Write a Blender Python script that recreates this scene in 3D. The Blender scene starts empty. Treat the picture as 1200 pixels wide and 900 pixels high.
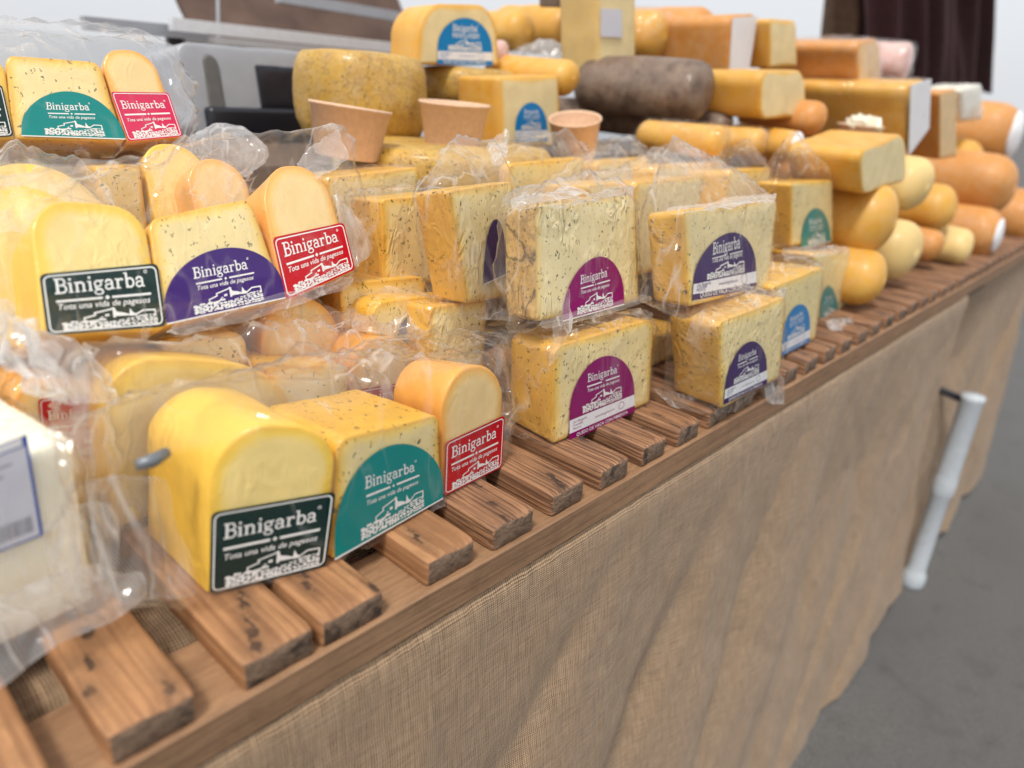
import bpy, bmesh, math, random
from mathutils import Vector, Matrix, noise
from mathutils.bvhtree import BVHTree
random.seed(7)
SC = bpy.context.scene
COL = SC.collection
R = math.radians

# ------------------------------------------------------------------ camera
# world: X runs along the stall's front edge, Y into the stall, Z up; the slat tops are z = 0
CAM = Vector((0.12446503, -0.44132306, 0.43639968))
YAW, PITCH, ROLL, FPX = R(48.48595), R(22.33850), R(4.01832), 854.252
def cam_axes():
    cy, sy, cp, sp = math.cos(YAW), math.sin(YAW), math.cos(PITCH), math.sin(PITCH)
    fwd = Vector((sy*cp, cy*cp, -sp)); right = Vector((cy, -sy, 0)); up = right.cross(fwd)
    cr, sr = math.cos(ROLL), math.sin(ROLL)
    return right*cr + up*sr, up*cr - right*sr, fwd
CR, CU, CF = cam_axes()
cd = bpy.data.cameras.new('camera'); cam = bpy.data.objects.new('camera', cd); COL.objects.link(cam)
cam.matrix_world = Matrix(((CR.x, CU.x, -CF.x, CAM.x), (CR.y, CU.y, -CF.y, CAM.y), (CR.z, CU.z, -CF.z, CAM.z), (0, 0, 0, 1)))
cd.sensor_width = 36; cd.lens = FPX/1200*36; cd.clip_start = .02; cd.clip_end = 2000
cd.dof.use_dof = True; cd.dof.focus_distance = .90; cd.dof.aperture_fstop = 2.4; cd.dof.aperture_blades = 0
SC.camera = cam

# ------------------------------------------------------------------ sky, sun, exposure
SUN_EL, SUN_AZ = R(60), R(248)          # azimuth measured from +Y towards +X
w = bpy.data.worlds.new('World'); SC.world = w; w.use_nodes = True
nt = w.node_tree; nt.nodes.clear()
sky = nt.nodes.new('ShaderNodeTexSky'); sky.sky_type = 'NISHITA'; sky.sun_disc = False
sky.sun_elevation = SUN_EL; sky.sun_rotation = SUN_AZ
sky.air_density = 1.0; sky.dust_density = 6.0; sky.ozone_density = 1.0
hs = nt.nodes.new('ShaderNodeHueSaturation'); hs.inputs['Saturation'].default_value = .42
bg = nt.nodes.new('ShaderNodeBackground'); bg.inputs['Strength'].default_value = .10
wo = nt.nodes.new('ShaderNodeOutputWorld')
ov = nt.nodes.new('ShaderNodeMix'); ov.data_type = 'RGBA'; ov.inputs[0].default_value = .62      # even bright cloud over the sky
ov.inputs[7].default_value = (11.8, 12.1, 12.6, 1)
nt.links.new(sky.outputs[0], hs.inputs['Color']); nt.links.new(hs.outputs[0], ov.inputs[6]); nt.links.new(ov.outputs[2], bg.inputs[0]); nt.links.new(bg.outputs[0], wo.inputs[0])
sl = bpy.data.lights.new('sun', 'SUN'); sl.energy = 2.5; sl.angle = R(11); sl.color = (1, .95, .87)
so = bpy.data.objects.new('sun', sl); COL.objects.link(so)
sd = Vector((math.sin(SUN_AZ)*math.cos(SUN_EL), math.cos(SUN_AZ)*math.cos(SUN_EL), math.sin(SUN_EL)))
so.rotation_euler = sd.to_track_quat('Z', 'Y').to_euler(); so.location = (0, 0, 6)
SC.view_settings.view_transform = 'Standard'; SC.view_settings.look = 'None'
SC.view_settings.exposure = 0.0; SC.view_settings.gamma = 1
SC.render.engine = 'CYCLES'
SC.cycles.max_bounces = 10; SC.cycles.transparent_max_bounces = 40; SC.cycles.use_denoising = True

# ------------------------------------------------------------------ placing helpers
def ray(px, py):
    return CF + CR*((px-600)/FPX) - CU*((py-450)/FPX)
def onplane(p, P0, n):
    d = ray(*p); return CAM + d*((P0-CAM).dot(n)/d.dot(n))
def P(px, py, y=None, z=None, x=None, d=None):
    """World point seen at a pixel of the photograph, on the plane y=, z= or x=, or at depth d."""
    r = ray(px, py)
    if y is not None: t = (y-CAM.y)/r.y
    elif z is not None: t = (z-CAM.z)/r.z
    elif x is not None: t = (x-CAM.x)/r.x
    else: t = d
    return CAM + r*t
def depth(p): return (p-CAM).dot(CF)
def lerp(a, b, t): return a + (b-a)*t
def bil(q, u, v):                        # q = TL, TR, BR, BL
    return lerp(lerp(q[3], q[2], u), lerp(q[0], q[1], u), v)
def ridge(p, o=3):
    s, a, t = 0, 1, 0
    for _ in range(o):
        s += a*(1-abs(noise.noise(p))*2); t += a; a *= .5; p = p*2.1 + Vector((3.1, 1.7, 9.2))
    return s/t

# ------------------------------------------------------------------ node helpers and materials
def newmat(name):
    m = bpy.data.materials.new(name); m.use_nodes = True; nt = m.node_tree; nt.nodes.clear()
    return m, nt
class G:
    """Tiny wrapper for building shader graphs."""
    def __init__(s, name):
        s.m, s.t = newmat(name)
    def n(s, typ, ins=None, **kw):
        nd = s.t.nodes.new(typ)
        for k, v in kw.items(): setattr(nd, k, v)
        for k, v in (ins or {}).items(): s.set(nd.inputs[k], v)
        return nd
    def set(s, sock, v):
        if isinstance(v, bpy.types.NodeSocket): s.t.links.new(v, sock)
        elif isinstance(v, bpy.types.Node): s.t.links.new(v.outputs[0], sock)
        else:
            if sock.type == 'RGBA' and len(v) == 3: v = (*v, 1)
            sock.default_value = v
    def ramp(s, fac, stops, interp='LINEAR'):
        r = s.n('ShaderNodeValToRGB', {0: fac}); e = r.color_ramp.elements; r.color_ramp.interpolation = interp
        while len(e) < len(stops): e.new(.5)
        for el, (p, c) in zip(e, stops):
            el.position = p; el.color = (c, c, c, 1) if isinstance(c, (int, float)) else (*c, 1)
        return r.outputs[0]
    def math(s, op, a, b=0.0, c=0.0, clamp=False):
        nd = s.n('ShaderNodeMath', {0: a, 1: b, 2: c}, operation=op, use_clamp=clamp); return nd.outputs[0]
    def mix(s, f, a, b, typ='MIX'):
        nd = s.n('ShaderNodeMix', data_type='RGBA', blend_type=typ)
        s.set(nd.inputs[0], f); s.set(nd.inputs[6], a); s.set(nd.inputs[7], b); return nd.outputs[2]
    def obj(s, rnd=True):
        tc = s.n('ShaderNodeTexCoord').outputs['Object']
        if not rnd: return tc
        oi = s.n('ShaderNodeObjectInfo').outputs['Random']
        k = s.math('MULTIPLY', oi, 13.7)
        cx = s.n('ShaderNodeCombineXYZ', {0: k, 1: s.math('MULTIPLY', oi, 5.3), 2: s.math('MULTIPLY', oi, 7.1)})
        return s.n('ShaderNodeVectorMath', {0: tc, 1: cx}, operation='ADD').outputs[0]
    def scale(s, v, sc, rot=(0, 0, 0)):
        return s.n('ShaderNodeMapping', {'Vector': v, 'Scale': sc, 'Rotation': rot}).outputs[0]
    def noise(s, v, sc, det=3, rough=.55, dist=0.0):
        return s.n('ShaderNodeTexNoise', {'Vector': v, 'Scale': sc, 'Detail': det, 'Roughness': rough, 'Distortion': dist})
    def bump(s, h, st, dist=.001, nrm=None):
        i = {'Height': h, 'Strength': st, 'Distance': dist}
        if nrm is not None: i['Normal'] = nrm
        return s.n('ShaderNodeBump', i).outputs[0]
    def bsdf(s, **k):
        b = s.n('ShaderNodeBsdfPrincipled', {kk.replace('_', ' '): v for kk, v in k.items()})
        return b.outputs[0]
    def out(s, sh):
        o = s.n('ShaderNodeOutputMaterial'); s.set(o.inputs[0], sh); return s.m

def plain(name, col, rough=.5, metal=0.0, var=.12, sc=30, bump=.15, coat=0.0, spec=.5):
    g = G(name); v = g.obj()
    f = g.noise(v, sc, 4).outputs[0]
    c = g.mix(g.ramp(f, [(.3, 0), (.7, 1)]), tuple(x*(1-var) for x in col), tuple(min(1, x*(1+var)) for x in col))
    return g.out(g.bsdf(Base_Color=c, Roughness=rough, Metallic=metal, Coat_Weight=coat, Specular_IOR_Level=spec, Normal=g.bump(f, bump, .001)))

def cheese(name, paste, rim, rind, specks=0.0, wrinkle=.5, speckcol=(.06, .048, .022), dirt=0.0, coat=.4, rind2=None, sss=.12, bloom=0.0, rough=.42, cracks=9, grain=1.0):
    g = G(name); v = g.obj()
    at = g.n('ShaderNodeAttribute', attribute_name='rind').outputs['Fac']
    n1 = g.noise(v, 22, 4).outputs[0]
    at2 = g.math('ADD', at, g.math('MULTIPLY', g.math('SUBTRACT', g.noise(v, 60, 3).outputs[0], .5), .35))
    n2 = g.noise(v, 90, 3, .6).outputs[0]
    pst = g.mix(g.ramp(n1, [(.3, 0), (.7, 1)]), tuple(x*.9 for x in paste), tuple(min(1, x*1.05) for x in paste))
    rd = g.mix(g.ramp(n1, [(.32, 0), (.68, 1)]), rind, rind2 or tuple(min(1, x*1.18) for x in rind))
    if bloom:
        bl = g.ramp(g.noise(v, 38, 5, .65, .6).outputs[0], [(.40, 0), (.72, 1)])
        rd = g.mix(g.math('MULTIPLY', bl, bloom), rd, tuple(min(1, .45*x+.38*y) for x, y in zip(rind, (1, .86, .66))))
        rd = g.mix(g.math('MULTIPLY', g.ramp(g.noise(v, 11, 4, .6).outputs[0], [(.5, 0), (.75, 1)]), bloom), rd, tuple(x*.55 for x in rind))
    c = g.mix(g.ramp(at2, [(.08, 0), (.55, 1)]), pst, rim)
    c = g.mix(g.ramp(at2, [(.6, 0), (.95, 1)]), c, rd)
    h = n2
    if specks:
        dv = g.n('ShaderNodeVectorMath', {0: v, 1: g.n('ShaderNodeVectorMath', {0: g.noise(v, 210, 3).outputs['Color'], 1: (.013, .013, .013)}, operation='MULTIPLY').outputs[0]}, operation='ADD').outputs[0]
        tot = None
        for sc, thr, pr, ro in ((150, .17, .72, .5), (230, .2, .76, 1.3), (100, .13, .80, 2.2)):
            sv = g.scale(dv, (1, .42, .6), (ro, ro*.7, ro*1.9))
            vo = g.n('ShaderNodeTexVoronoi', {'Vector': sv, 'Scale': sc})
            cell = g.n('ShaderNodeSeparateColor', {0: vo.outputs['Color']}).outputs[0]
            m = g.math('MULTIPLY', g.math('LESS_THAN', vo.outputs['Distance'], g.math('MULTIPLY', cell, thr*1.35)), g.math('GREATER_THAN', cell, pr - .28*specks))
            tot = m if tot is None else g.math('MAXIMUM', tot, m)
        cl = g.ramp(g.noise(v, 26, 2).outputs[0], [(.30, .25), (.46, 1)])
        c = g.mix(g.math('MULTIPLY', g.math('MULTIPLY', tot, cl), .88), c, speckcol)
    if dirt:
        d1 = g.n('ShaderNodeTexVoronoi', {'Vector': g.n('ShaderNodeVectorMath', {0: v, 1: g.n('ShaderNodeVectorMath', {0: g.noise(v, 30, 4).outputs['Color'], 1: (.05, .05, .05)}, operation='MULTIPLY').outputs[0]}, operation='ADD').outputs[0], 'Scale': cracks}, feature='DISTANCE_TO_EDGE').outputs[0]
        crack = g.ramp(d1, [(.0, 1), (.035, 0)])
        blot = g.math('MULTIPLY', g.ramp(g.noise(v, 120, 5, .7).outputs[0], [(.42, 0), (.66, 1)]), g.ramp(g.noise(v, 13, 2).outputs[0], [(.42, .15), (.6, 1)]))
        dm = g.math('MULTIPLY', g.math('MAXIMUM', crack, g.math('MULTIPLY', blot, .6)), g.math('MULTIPLY', g.ramp(at, [(.8, 0), (1, 1)]), dirt))
        c = g.mix(dm, c, (.06, .045, .025))
    # film pulled tight over the paste leaves fine creases
    wv = g.scale(v, (1, .8, .5), (.2, .75, .3))
    wr = g.noise(wv, 52, 2, .45, .9).outputs[0]
    wr2 = g.ramp(g.math('ABSOLUTE', g.math('SUBTRACT', wr, .5)), [(0, 1), (.2, 0)])
    msk = g.ramp(g.noise(v, 14, 2).outputs[0], [(.42, 0), (.62, 1)])
    nrm = g.bump(g.math('MULTIPLY', wr2, msk), wrinkle, .0019)
    nrm = g.bump(h, .3*grain, .0008, nrm)
    pit = g.n('ShaderNodeTexVoronoi', {'Vector': v, 'Scale': 95})
    pc = g.n('ShaderNodeSeparateColor', {0: pit.outputs['Color']}).outputs[2]
    nrm = g.bump(g.math('MULTIPLY', g.ramp(pit.outputs['Distance'], [(.1, 0), (.24, 1)]), g.math('GREATER_THAN', pc, .8)), .25*grain, .0007, nrm)
    sh = g.bsdf(Base_Color=c, Roughness=rough, Normal=nrm, Coat_Weight=coat, Coat_Roughness=.14, Coat_Normal=nrm,
                Subsurface_Weight=sss, Subsurface_Radius=(.006, .003, .0012), Subsurface_Scale=1.0)
    return g.out(sh)

def film(name, haze, gloss, streak, sc=38, rough=.13, bmp=.6):
    g = G(name); v = g.obj()
    wv = g.scale(v, (1, 1, .26), (.5, .9, .8))
    wr = g.noise(wv, sc, 2, .45, .5).outputs[0]
    rg = g.math('ABSOLUTE', g.math('SUBTRACT', wr, .5))
    line = g.ramp(rg, [(0, 1), (.035, 0)])
    msk = g.ramp(g.noise(v, sc*.45, 2).outputs[0], [(.38, 0), (.58, 1)])
    tg = g.math('SUBTRACT', 1.0, g.math('MULTIPLY', g.n('ShaderNodeAttribute', attribute_name='tight').outputs['Fac'], .72))
    ln = g.math('MULTIPLY', g.math('MULTIPLY', line, msk), tg)
    nrm = g.bump(g.math('ADD', g.math('MULTIPLY', g.ramp(rg, [(0, 1), (.16, 0)]), msk), g.math('MULTIPLY', g.noise(v, sc*.3, 2).outputs[0], 1.5)), bmp, .004)
    lw = g.n('ShaderNodeLayerWeight', {'Blend': .35}).outputs['Facing']
    hz = g.math('ADD', g.math('MULTIPLY', tg, g.math('ADD', haze, g.math('MULTIPLY', g.math('POWER', lw, 3.0), haze*2.2))), g.math('ADD', g.math('MULTIPLY', ln, streak), g.math('MULTIPLY', g.math('POWER', g.n('ShaderNodeAttribute', attribute_name='rind').outputs['Fac'], 2.0), .22)), clamp=True)
    white = g.n('ShaderNodeMixShader', {0: .55, 1: g.n('ShaderNodeBsdfDiffuse', {'Color': (.95, .95, .95)}), 2: g.n('ShaderNodeBsdfTranslucent', {'Color': (.95, .95, .95)})})
    a = g.n('ShaderNodeMixShader', {0: hz, 1: g.n('ShaderNodeBsdfTransparent', {'Color': (.992, .992, .992)}), 2: white})
    lb = g.n('ShaderNodeLayerWeight', {'Blend': .35, 'Normal': nrm}).outputs['Facing']
    fr = g.math('MULTIPLY', g.math('ADD', .02, g.math('MULTIPLY', g.math('POWER', g.math('MINIMUM', lb, .9), 3.0), .30)), g.math('MULTIPLY', tg, gloss), clamp=True)
    b = g.n('ShaderNodeMixShader', {0: fr, 1: a, 2: g.n('ShaderNodeBsdfGlossy', {'Color': (1, 1, 1), 'Roughness': rough, 'Normal': nrm})})
    return g.out(b)

def wood(name, base, dark, grain, knots, ends=1.0, linew=(.42, .62), fine=190):
    g = G(name); v = g.obj(); vo = g.obj(False)
    d = g.n('ShaderNodeVectorMath', {0: v, 1: g.n('ShaderNodeVectorMath', {0: g.noise(g.scale(v, (1, .25, 1)), 9, 2).outputs['Color'], 1: (.03, .0, .03)}, operation='MULTIPLY').outputs[0]}, operation='ADD').outputs[0]
    gv = g.scale(d, (1, .018, 1))
    w1 = g.noise(gv, fine, 3, .5).outputs[0]
    w2 = g.noise(g.scale(d, (1, .05, 1)), 900, 2, .6).outputs[0]
    big = g.noise(g.scale(v, (1, .3, 1)), 16, 3).outputs[0]
    c = g.mix(g.ramp(big, [(.3, 0), (.7, 1)]), tuple(x*.74 for x in base), base)
    c = g.mix(g.math('MULTIPLY', g.ramp(w1, [(linew[0], 0), (linew[1], 1)]), grain), c, dark)
    c = g.mix(g.math('MULTIPLY', g.ramp(w2, [(.45, 0), (.75, 1)]), .25), c, tuple(x*.6 for x in base))
    # knots and burn marks, drawn out along the grain, scattered differently on every piece
    rn = g.n('ShaderNodeObjectInfo').outputs['Random']
    sx = g.n('ShaderNodeSeparateXYZ', {0: vo}); ny = g.math('MULTIPLY', g.math('SUBTRACT', g.noise(v, 130, 4, .6).outputs[0], .5), .012)
    tot = None
    for j in range(knots):
        h = [g.math('FRACT', g.math('ADD', g.math('MULTIPLY', rn, 17.31+9.7*j+5.3*q), .37*j+.21*q)) for q in range(3)]
        if ends > .5: cx = g.math('MULTIPLY', g.math('SUBTRACT', h[0], .5), .056); cy = g.math('ADD', .004, g.math('MULTIPLY', h[1], .16))
        else: cx = g.math('MULTIPLY', h[0], .08); cy = g.math('MULTIPLY', g.math('ADD', h[1], float(j)), 2.4/knots)
        dx = g.math('SUBTRACT', sx.outputs[0], cx); dy = g.math('MULTIPLY', g.math('SUBTRACT', sx.outputs[1], cy), g.math('ADD', .18, g.math('MULTIPLY', h[2], .5)))
        ds = g.math('ADD', g.math('SQRT', g.math('ADD', g.math('MULTIPLY', dx, dx), g.math('MULTIPLY', dy, dy))), ny)
        rad = g.math('ADD', .0022, g.math('MULTIPLY', h[2], .0048))
        kk = g.math('MULTIPLY', g.math('SUBTRACT', 1.0, g.math('DIVIDE', ds, rad), clamp=True), 2.2, clamp=True)
        halo = g.math('MULTIPLY', g.math('SUBTRACT', 1.0, g.math('DIVIDE', ds, g.math('MULTIPLY', rad, 3.2)), clamp=True), .55)
        kk = g.math('MAXIMUM', kk, halo); tot = kk if tot is None else g.math('MAXIMUM', tot, kk)
    c = g.mix(g.math('MULTIPLY', tot, .92), c, (.030, .016, .011))
    gr = g.ramp(g.noise(g.scale(v, (1, .4, 1)), 60, 6, .75).outputs[0], [(.46, 0), (.74, .7)])
    c = g.mix(gr, c, tuple(x*.42 for x in base))
    # end grain is darker, greyer wood
    nz = g.n('ShaderNodeSeparateXYZ', {0: g.n('ShaderNodeNewGeometry').outputs['Normal']}).outputs[1]
    en = g.ramp(g.math('ABSOLUTE', nz), [(.75, 0), (.9, 1)])
    eg = g.mix(g.ramp(g.noise(g.scale(v, (1, 1, 1.6)), 130, 5, .7).outputs[0], [(.35, 0), (.7, 1)]), (.11, .07, .045), (.28, .18, .115))
    eg = g.mix(g.math('MULTIPLY', g.ramp(g.noise(v, 38, 2).outputs[0], [(.56, 0), (.64, 1)]), .8), eg, (.03, .018, .012))
    c = g.mix(g.math('MULTIPLY', en, ends), c, eg)
    h = g.math('SUBTRACT', g.math('MULTIPLY', w2, .5), g.math('MULTIPLY', g.ramp(w1, [(.4, 0), (.65, 1)]), grain*1.3))
    return g.out(g.bsdf(Base_Color=c, Roughness=.62, Normal=g.bump(h, .5, .0012)))

M = {}
CREAM = (.74, .57, .27)
M['yellow'] = cheese('yellow_cheese', (.89, .69, .26), (.86, .58, .08), (.82, .50, .06), wrinkle=.5)
M['herb'] = cheese('herb_cheese', (.88, .71, .34), (.84, .58, .15), (.72, .40, .045), specks=.6, wrinkle=.35)
M['herbrich'] = cheese('pepper_cheese', (.89, .72, .36), (.84, .58, .15), (.72, .38, .05), specks=1.0, wrinkle=.9, rind2=(.74, .43, .07))
M['herbdirty'] = cheese('pepper_cheese_crusted', (.88, .74, .40), (.82, .60, .22), (.56, .36, .13), specks=.9, wrinkle=1.6, dirt=.9, coat=.9)
M['smoked'] = cheese('smoked_cheese', (.88, .64, .29), (.84, .50, .13), (.76, .36, .07), wrinkle=.25)
M['orange'] = cheese('paprika_rind_cheese', (.74, .52, .26), (.68, .34, .09), (.56, .24, .05), wrinkle=.1, coat=.08, bloom=.4, rough=.55)
M['loaf'] = cheese('golden_rind_cheese', (.82, .67, .36), (.76, .44, .07), (.66, .31, .025), wrinkle=.1, coat=.10, rind2=(.74, .43, .08), bloom=.35, rough=.52)
M['pale'] = cheese('pale_rind_cheese', (.82, .67, .36), (.74, .57, .25), (.70, .50, .19), wrinkle=.1, coat=.1, bloom=.4, rough=.55)
M['wheel'] = cheese('mottled_wheel_rind', (.74, .55, .2), (.62, .38, .05), (.46, .25, .03), specks=.9, wrinkle=.1, coat=.2, speckcol=(.13, .07, .015), rind2=(.68, .42, .07), bloom=.5, rough=.6, dirt=.45, cracks=26)
M['fresh'] = cheese('fresh_white_cheese', (.84, .79, .63), (.84, .79, .63), (.84, .79, .63), wrinkle=.08, grain=.15)
M['dark'] = cheese('dark_brown_rind', (.5, .36, .2), (.10, .06, .04), (.085, .05, .034), wrinkle=.6, coat=.25, rind2=(.22, .145, .10), bloom=.25, rough=.6)
M['pink'] = cheese('pink_cured_meat', (.62, .32, .26), (.60, .30, .25), (.62, .36, .32), wrinkle=.4, rind2=(.72, .52, .47))
M['film'] = film('tight_clear_film', .008, 1.5, .22, 30, .08, .8)
M['loose'] = film('loose_clear_film', .13, 2.2, .48, 22, .09, .8)
M['bagfilm'] = film('clear_bag_film', .045, 2.3, .42, 20, .12, .85)
M['milkbag'] = film('clouded_bag_film', .12, 2.3, .5, 17, .12, .9)
M['milky'] = film('crumpled_milky_film', .27, 2.2, .5, 20, .11, .9)
M['slat_smooth'] = wood('planed_pine', (.52, .26, .115), (.22, .09, .036), .62, 6)
M['slat_worn'] = wood('weathered_pine', (.42, .215, .108), (.09, .04, .022), .9, 5, linew=(.46, .60), fine=300)
M['board'] = wood('pale_pine_board', (.40, .225, .115), (.24, .12, .058), .5, 9, .18)
M['riser'] = plain('dark_riser_wood', (.09, .055, .035), .7)
M['tub'] = plain('kraft_paper', (.70, .47, .31), .7, sc=120, var=.08)
M['steel'] = plain('brushed_steel', (.80, .81, .83), .42, .35, .06, 60, .05)
M['steelpaint'] = plain('grey_enamel', (.40, .41, .44), .45, .2, .05, 20, .05)
M['darkplastic'] = plain('black_plastic', (.012, .013, .02), .3, 0, .1)
M['slot'] = plain('grey_slot_liner', (.13, .125, .12), .6)
M['white'] = plain('white_paper', (.80, .80, .82), .5, 0, .03)
M['print'] = plain('white_print', (.82, .82, .80), .35, 0, .02, 40, .02)
M['blueink'] = plain('blue_ink', (.035, .09, .38), .4, 0, .05)
M['greyink'] = plain('grey_ink', (.22, .22, .25), .5, 0, .05)
M['paperlabel'] = plain('bluish_white_label', (.62, .63, .70), .4, 0, .03)
M['legpaint'] = plain('pale_leg_paint', (.50, .54, .58), .65, .0, .06, 40, .08)
M['awning'] = plain('brown_awning_cloth', (.105, .062, .045), .8, 0, .2, 12, .2)
M['maroon'] = plain('maroon_cloth', (.05, .014, .016), .85, 0, .25, 40, .2)
M['taupe'] = plain('taupe_cloth', (.16, .10, .065), .85, 0, .2, 40, .2)
M['tarp'] = plain('white_tarpaulin', (.80, .83, .86), .55, 0, .03, 3, .1)
M['clip'] = plain('grey_metal_clip', (.20, .22, .24), .45, .5)
INK = dict(green=(.001, .022, .019), teal=(.0, .235, .22), red=(.50, .002, .012), purple=(.042, .010, .15),
           magenta=(.25, .001, .12), violet=(.038, .008, .105), blue=(.004, .20, .50), pinkred=(.62, .03, .10))
for k, c in INK.items(): M['ink_'+k] = plain('label_'+k, c, .3, 0, .05, 22, .3, 0, .22)

def burlap():
    g = G('burlap')
    uv = g.n('ShaderNodeUVMap', uv_map='UVMap').outputs[0]
    d = g.n('ShaderNodeVectorMath', {0: uv, 1: g.n('ShaderNodeVectorMath', {0: g.noise(uv, 35, 3).outputs['Color'], 1: (.0045, .0045, 0)}, operation='MULTIPLY').outputs[0]}, operation='ADD').outputs[0]
    w1 = g.n('ShaderNodeTexWave', {'Vector': d, 'Scale': 105, 'Distortion': .5, 'Detail': 1, 'Detail Scale': 2}, bands_direction='X').outputs['Fac']
    w2 = g.n('ShaderNodeTexWave', {'Vector': d, 'Scale': 118, 'Distortion': .5, 'Detail': 1, 'Detail Scale': 2}, bands_direction='Y').outputs['Fac']
    th = g.math('MULTIPLY', w1, w2)
    slub = g.noise(g.scale(uv, (1, 14, 1)), 22, 3).outputs[0]
    slub2 = g.noise(g.scale(uv, (14, 1, 1)), 22, 3).outputs[0]
    sl = g.math('MULTIPLY', g.math('ADD', slub, slub2), .5)
    big = g.noise(uv, 5, 4).outputs[0]
    c = g.mix(g.ramp(th, [(.02, 0), (.55, 1)]), (.075, .045, .022), (.57, .37, .215))
    c = g.mix(g.ramp(sl, [(.4, 0), (.62, 1)]), c, g.mix(.5, c, (.60, .42, .265)))
    c = g.mix(g.ramp(big, [(.35, 0), (.7, .35)]), c, (.29, .185, .10))
    return g.out(g.bsdf(Base_Color=c, Roughness=.9, Normal=g.bump(th, .7, .0012, g.bump(g.noise(g.scale(uv, (1, .45, 1), (0, 0, .5)), 13, 3, .5, .8).outputs[0], .9, .014)), Sheen_Weight=.15))
M['burlap'] = burlap()
def asphalt():
    g = G('asphalt'); v = g.obj(False)
    f = g.noise(v, 160, 3, .7).outputs[0]; b = g.noise(v, 2.2, 5).outputs[0]
    c = g.mix(g.ramp(f, [(.35, 0), (.7, 1)]), (.075, .072, .069), (.15, .146, .141))
    c = g.mix(g.ramp(b, [(.35, 0), (.7, .6)]), c, (.085, .082, .08))
    st = g.ramp(g.noise(v, 9, 3, .6).outputs[0], [(.56, 0), (.78, .35)])
    c = g.mix(st, c, (.035, .034, .033))
    return g.out(g.bsdf(Base_Color=c, Roughness=.85, Normal=g.bump(f, .5, .003)))
M['asphalt'] = asphalt()

# ------------------------------------------------------------------ mesh and object helpers
def tag(o, label=None, cat=None, group=None, kind=None):
    if label: o['label'] = label
    if cat: o['category'] = cat
    if group: o['group'] = group
    if kind: o['kind'] = kind
    return o
def mesh(name, verts, faces, mats, parent=None, fm=None, attr=None, smooth=True, uv=None, tight=None):
    """One mesh object; verts are world points, stored relative to the thing's base."""
    off = Vector((0, 0, 0)); p = parent
    while p is not None: off = off + p.location; p = p.parent
    me = bpy.data.meshes.new(name)
    me.from_pydata([tuple(Vector(v)-off) for v in verts], [], faces)
    for m in (mats if isinstance(mats, (list, tuple)) else [mats]): me.materials.append(M[m])
    if fm: me.polygons.foreach_set('material_index', fm)
    me.polygons.foreach_set('use_smooth', [smooth]*len(me.polygons))
    if attr:
        a = me.attributes.new('rind', 'FLOAT', 'POINT'); a.data.foreach_set('value', attr)
    if tight:
        a = me.attributes.new('tight', 'FLOAT', 'POINT'); a.data.foreach_set('value', tight)
    if uv:
        l = me.uv_layers.new(name='UVMap')
        for lp in me.loops: l.data[lp.index].uv = uv[lp.vertex_index]
    me.update()
    o = bpy.data.objects.new(name, me); COL.objects.link(o)
    if parent: o.parent = parent
    return o
def fix_normals(o):
    bm = bmesh.new(); bm.from_mesh(o.data); bmesh.ops.recalc_face_normals(bm, faces=bm.faces); bm.to_mesh(o.data); bm.free()
    return o
def empty(name, loc, label, cat, group=None):
    o = bpy.data.objects.new(name, None); COL.objects.link(o); o.location = loc; o.empty_display_size = .05
    return tag(o, label, cat, group)
def boxm(cx, cy, cz, sx, sy, sz, bev=.003, jit=0.0, seg=2):
    bm = bmesh.new(); bmesh.ops.create_cube(bm, size=1)
    for v in bm.verts: v.co = Vector((v.co.x*sx, v.co.y*sy, v.co.z*sz))
    bmesh.ops.bevel(bm, geom=bm.edges[:], offset=bev, segments=seg, affect='EDGES', profile=.6)
    for v in bm.verts:
        n = noise.noise_vector(v.co*14+Vector((cx*7, cy*3, cz)))
        v.co = v.co + n*jit + Vector((cx, cy, cz))
    vs = [v.co.copy() for v in bm.verts]; bm.verts.index_update(); fs = [[v.index for v in f.verts] for f in bm.faces]
    bm.free(); return vs, fs
def join(*ms):
    V, F = [], []
    for v, f in ms:
        o = len(V); V += v; F += [[i+o for i in x] for x in f]
    return V, F
def grid(fn, nu, nv):
    V = [fn(i/nu, j/nv) for j in range(nv+1) for i in range(nu+1)]
    F = [[j*(nu+1)+i, j*(nu+1)+i+1, (j+1)*(nu+1)+i+1, (j+1)*(nu+1)+i] for j in range(nv) for i in range(nu)]
    return V, F
def lathe(c, prof, n=40, ax=Vector((0, 0, 1)), sx=1, wob=0.0, seed=0):
    """prof = (radius, height) pairs along the axis; closed at r=0 ends."""
    ax = ax.normalized(); a = ax.orthogonal().normalized(); b = ax.cross(a)
    V, F = [], []
    for r, h in prof:
        for i in range(n):
            t = 2*math.pi*i/n
            k = r*(1+wob*noise.noise(Vector((math.cos(t)*1.3+seed, math.sin(t)*1.3, h*9))))
            V.append(c + ax*h + a*(math.cos(t)*k*sx) + b*(math.sin(t)*k) + (noise.noise_vector((c+ax*h+a*k*math.cos(t)+b*k*math.sin(t))*9)*(.006 if wob else 0)))
    for j in range(len(prof)-1):
        for i in range(n):
            i2 = (i+1) % n; F.append([j*n+i, j*n+i2, (j+1)*n+i2, (j+1)*n+i])
    F.append([i for i in range(n)][::-1]); F.append([(len(prof)-1)*n+i for i in range(n)])
    return V, F
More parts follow.
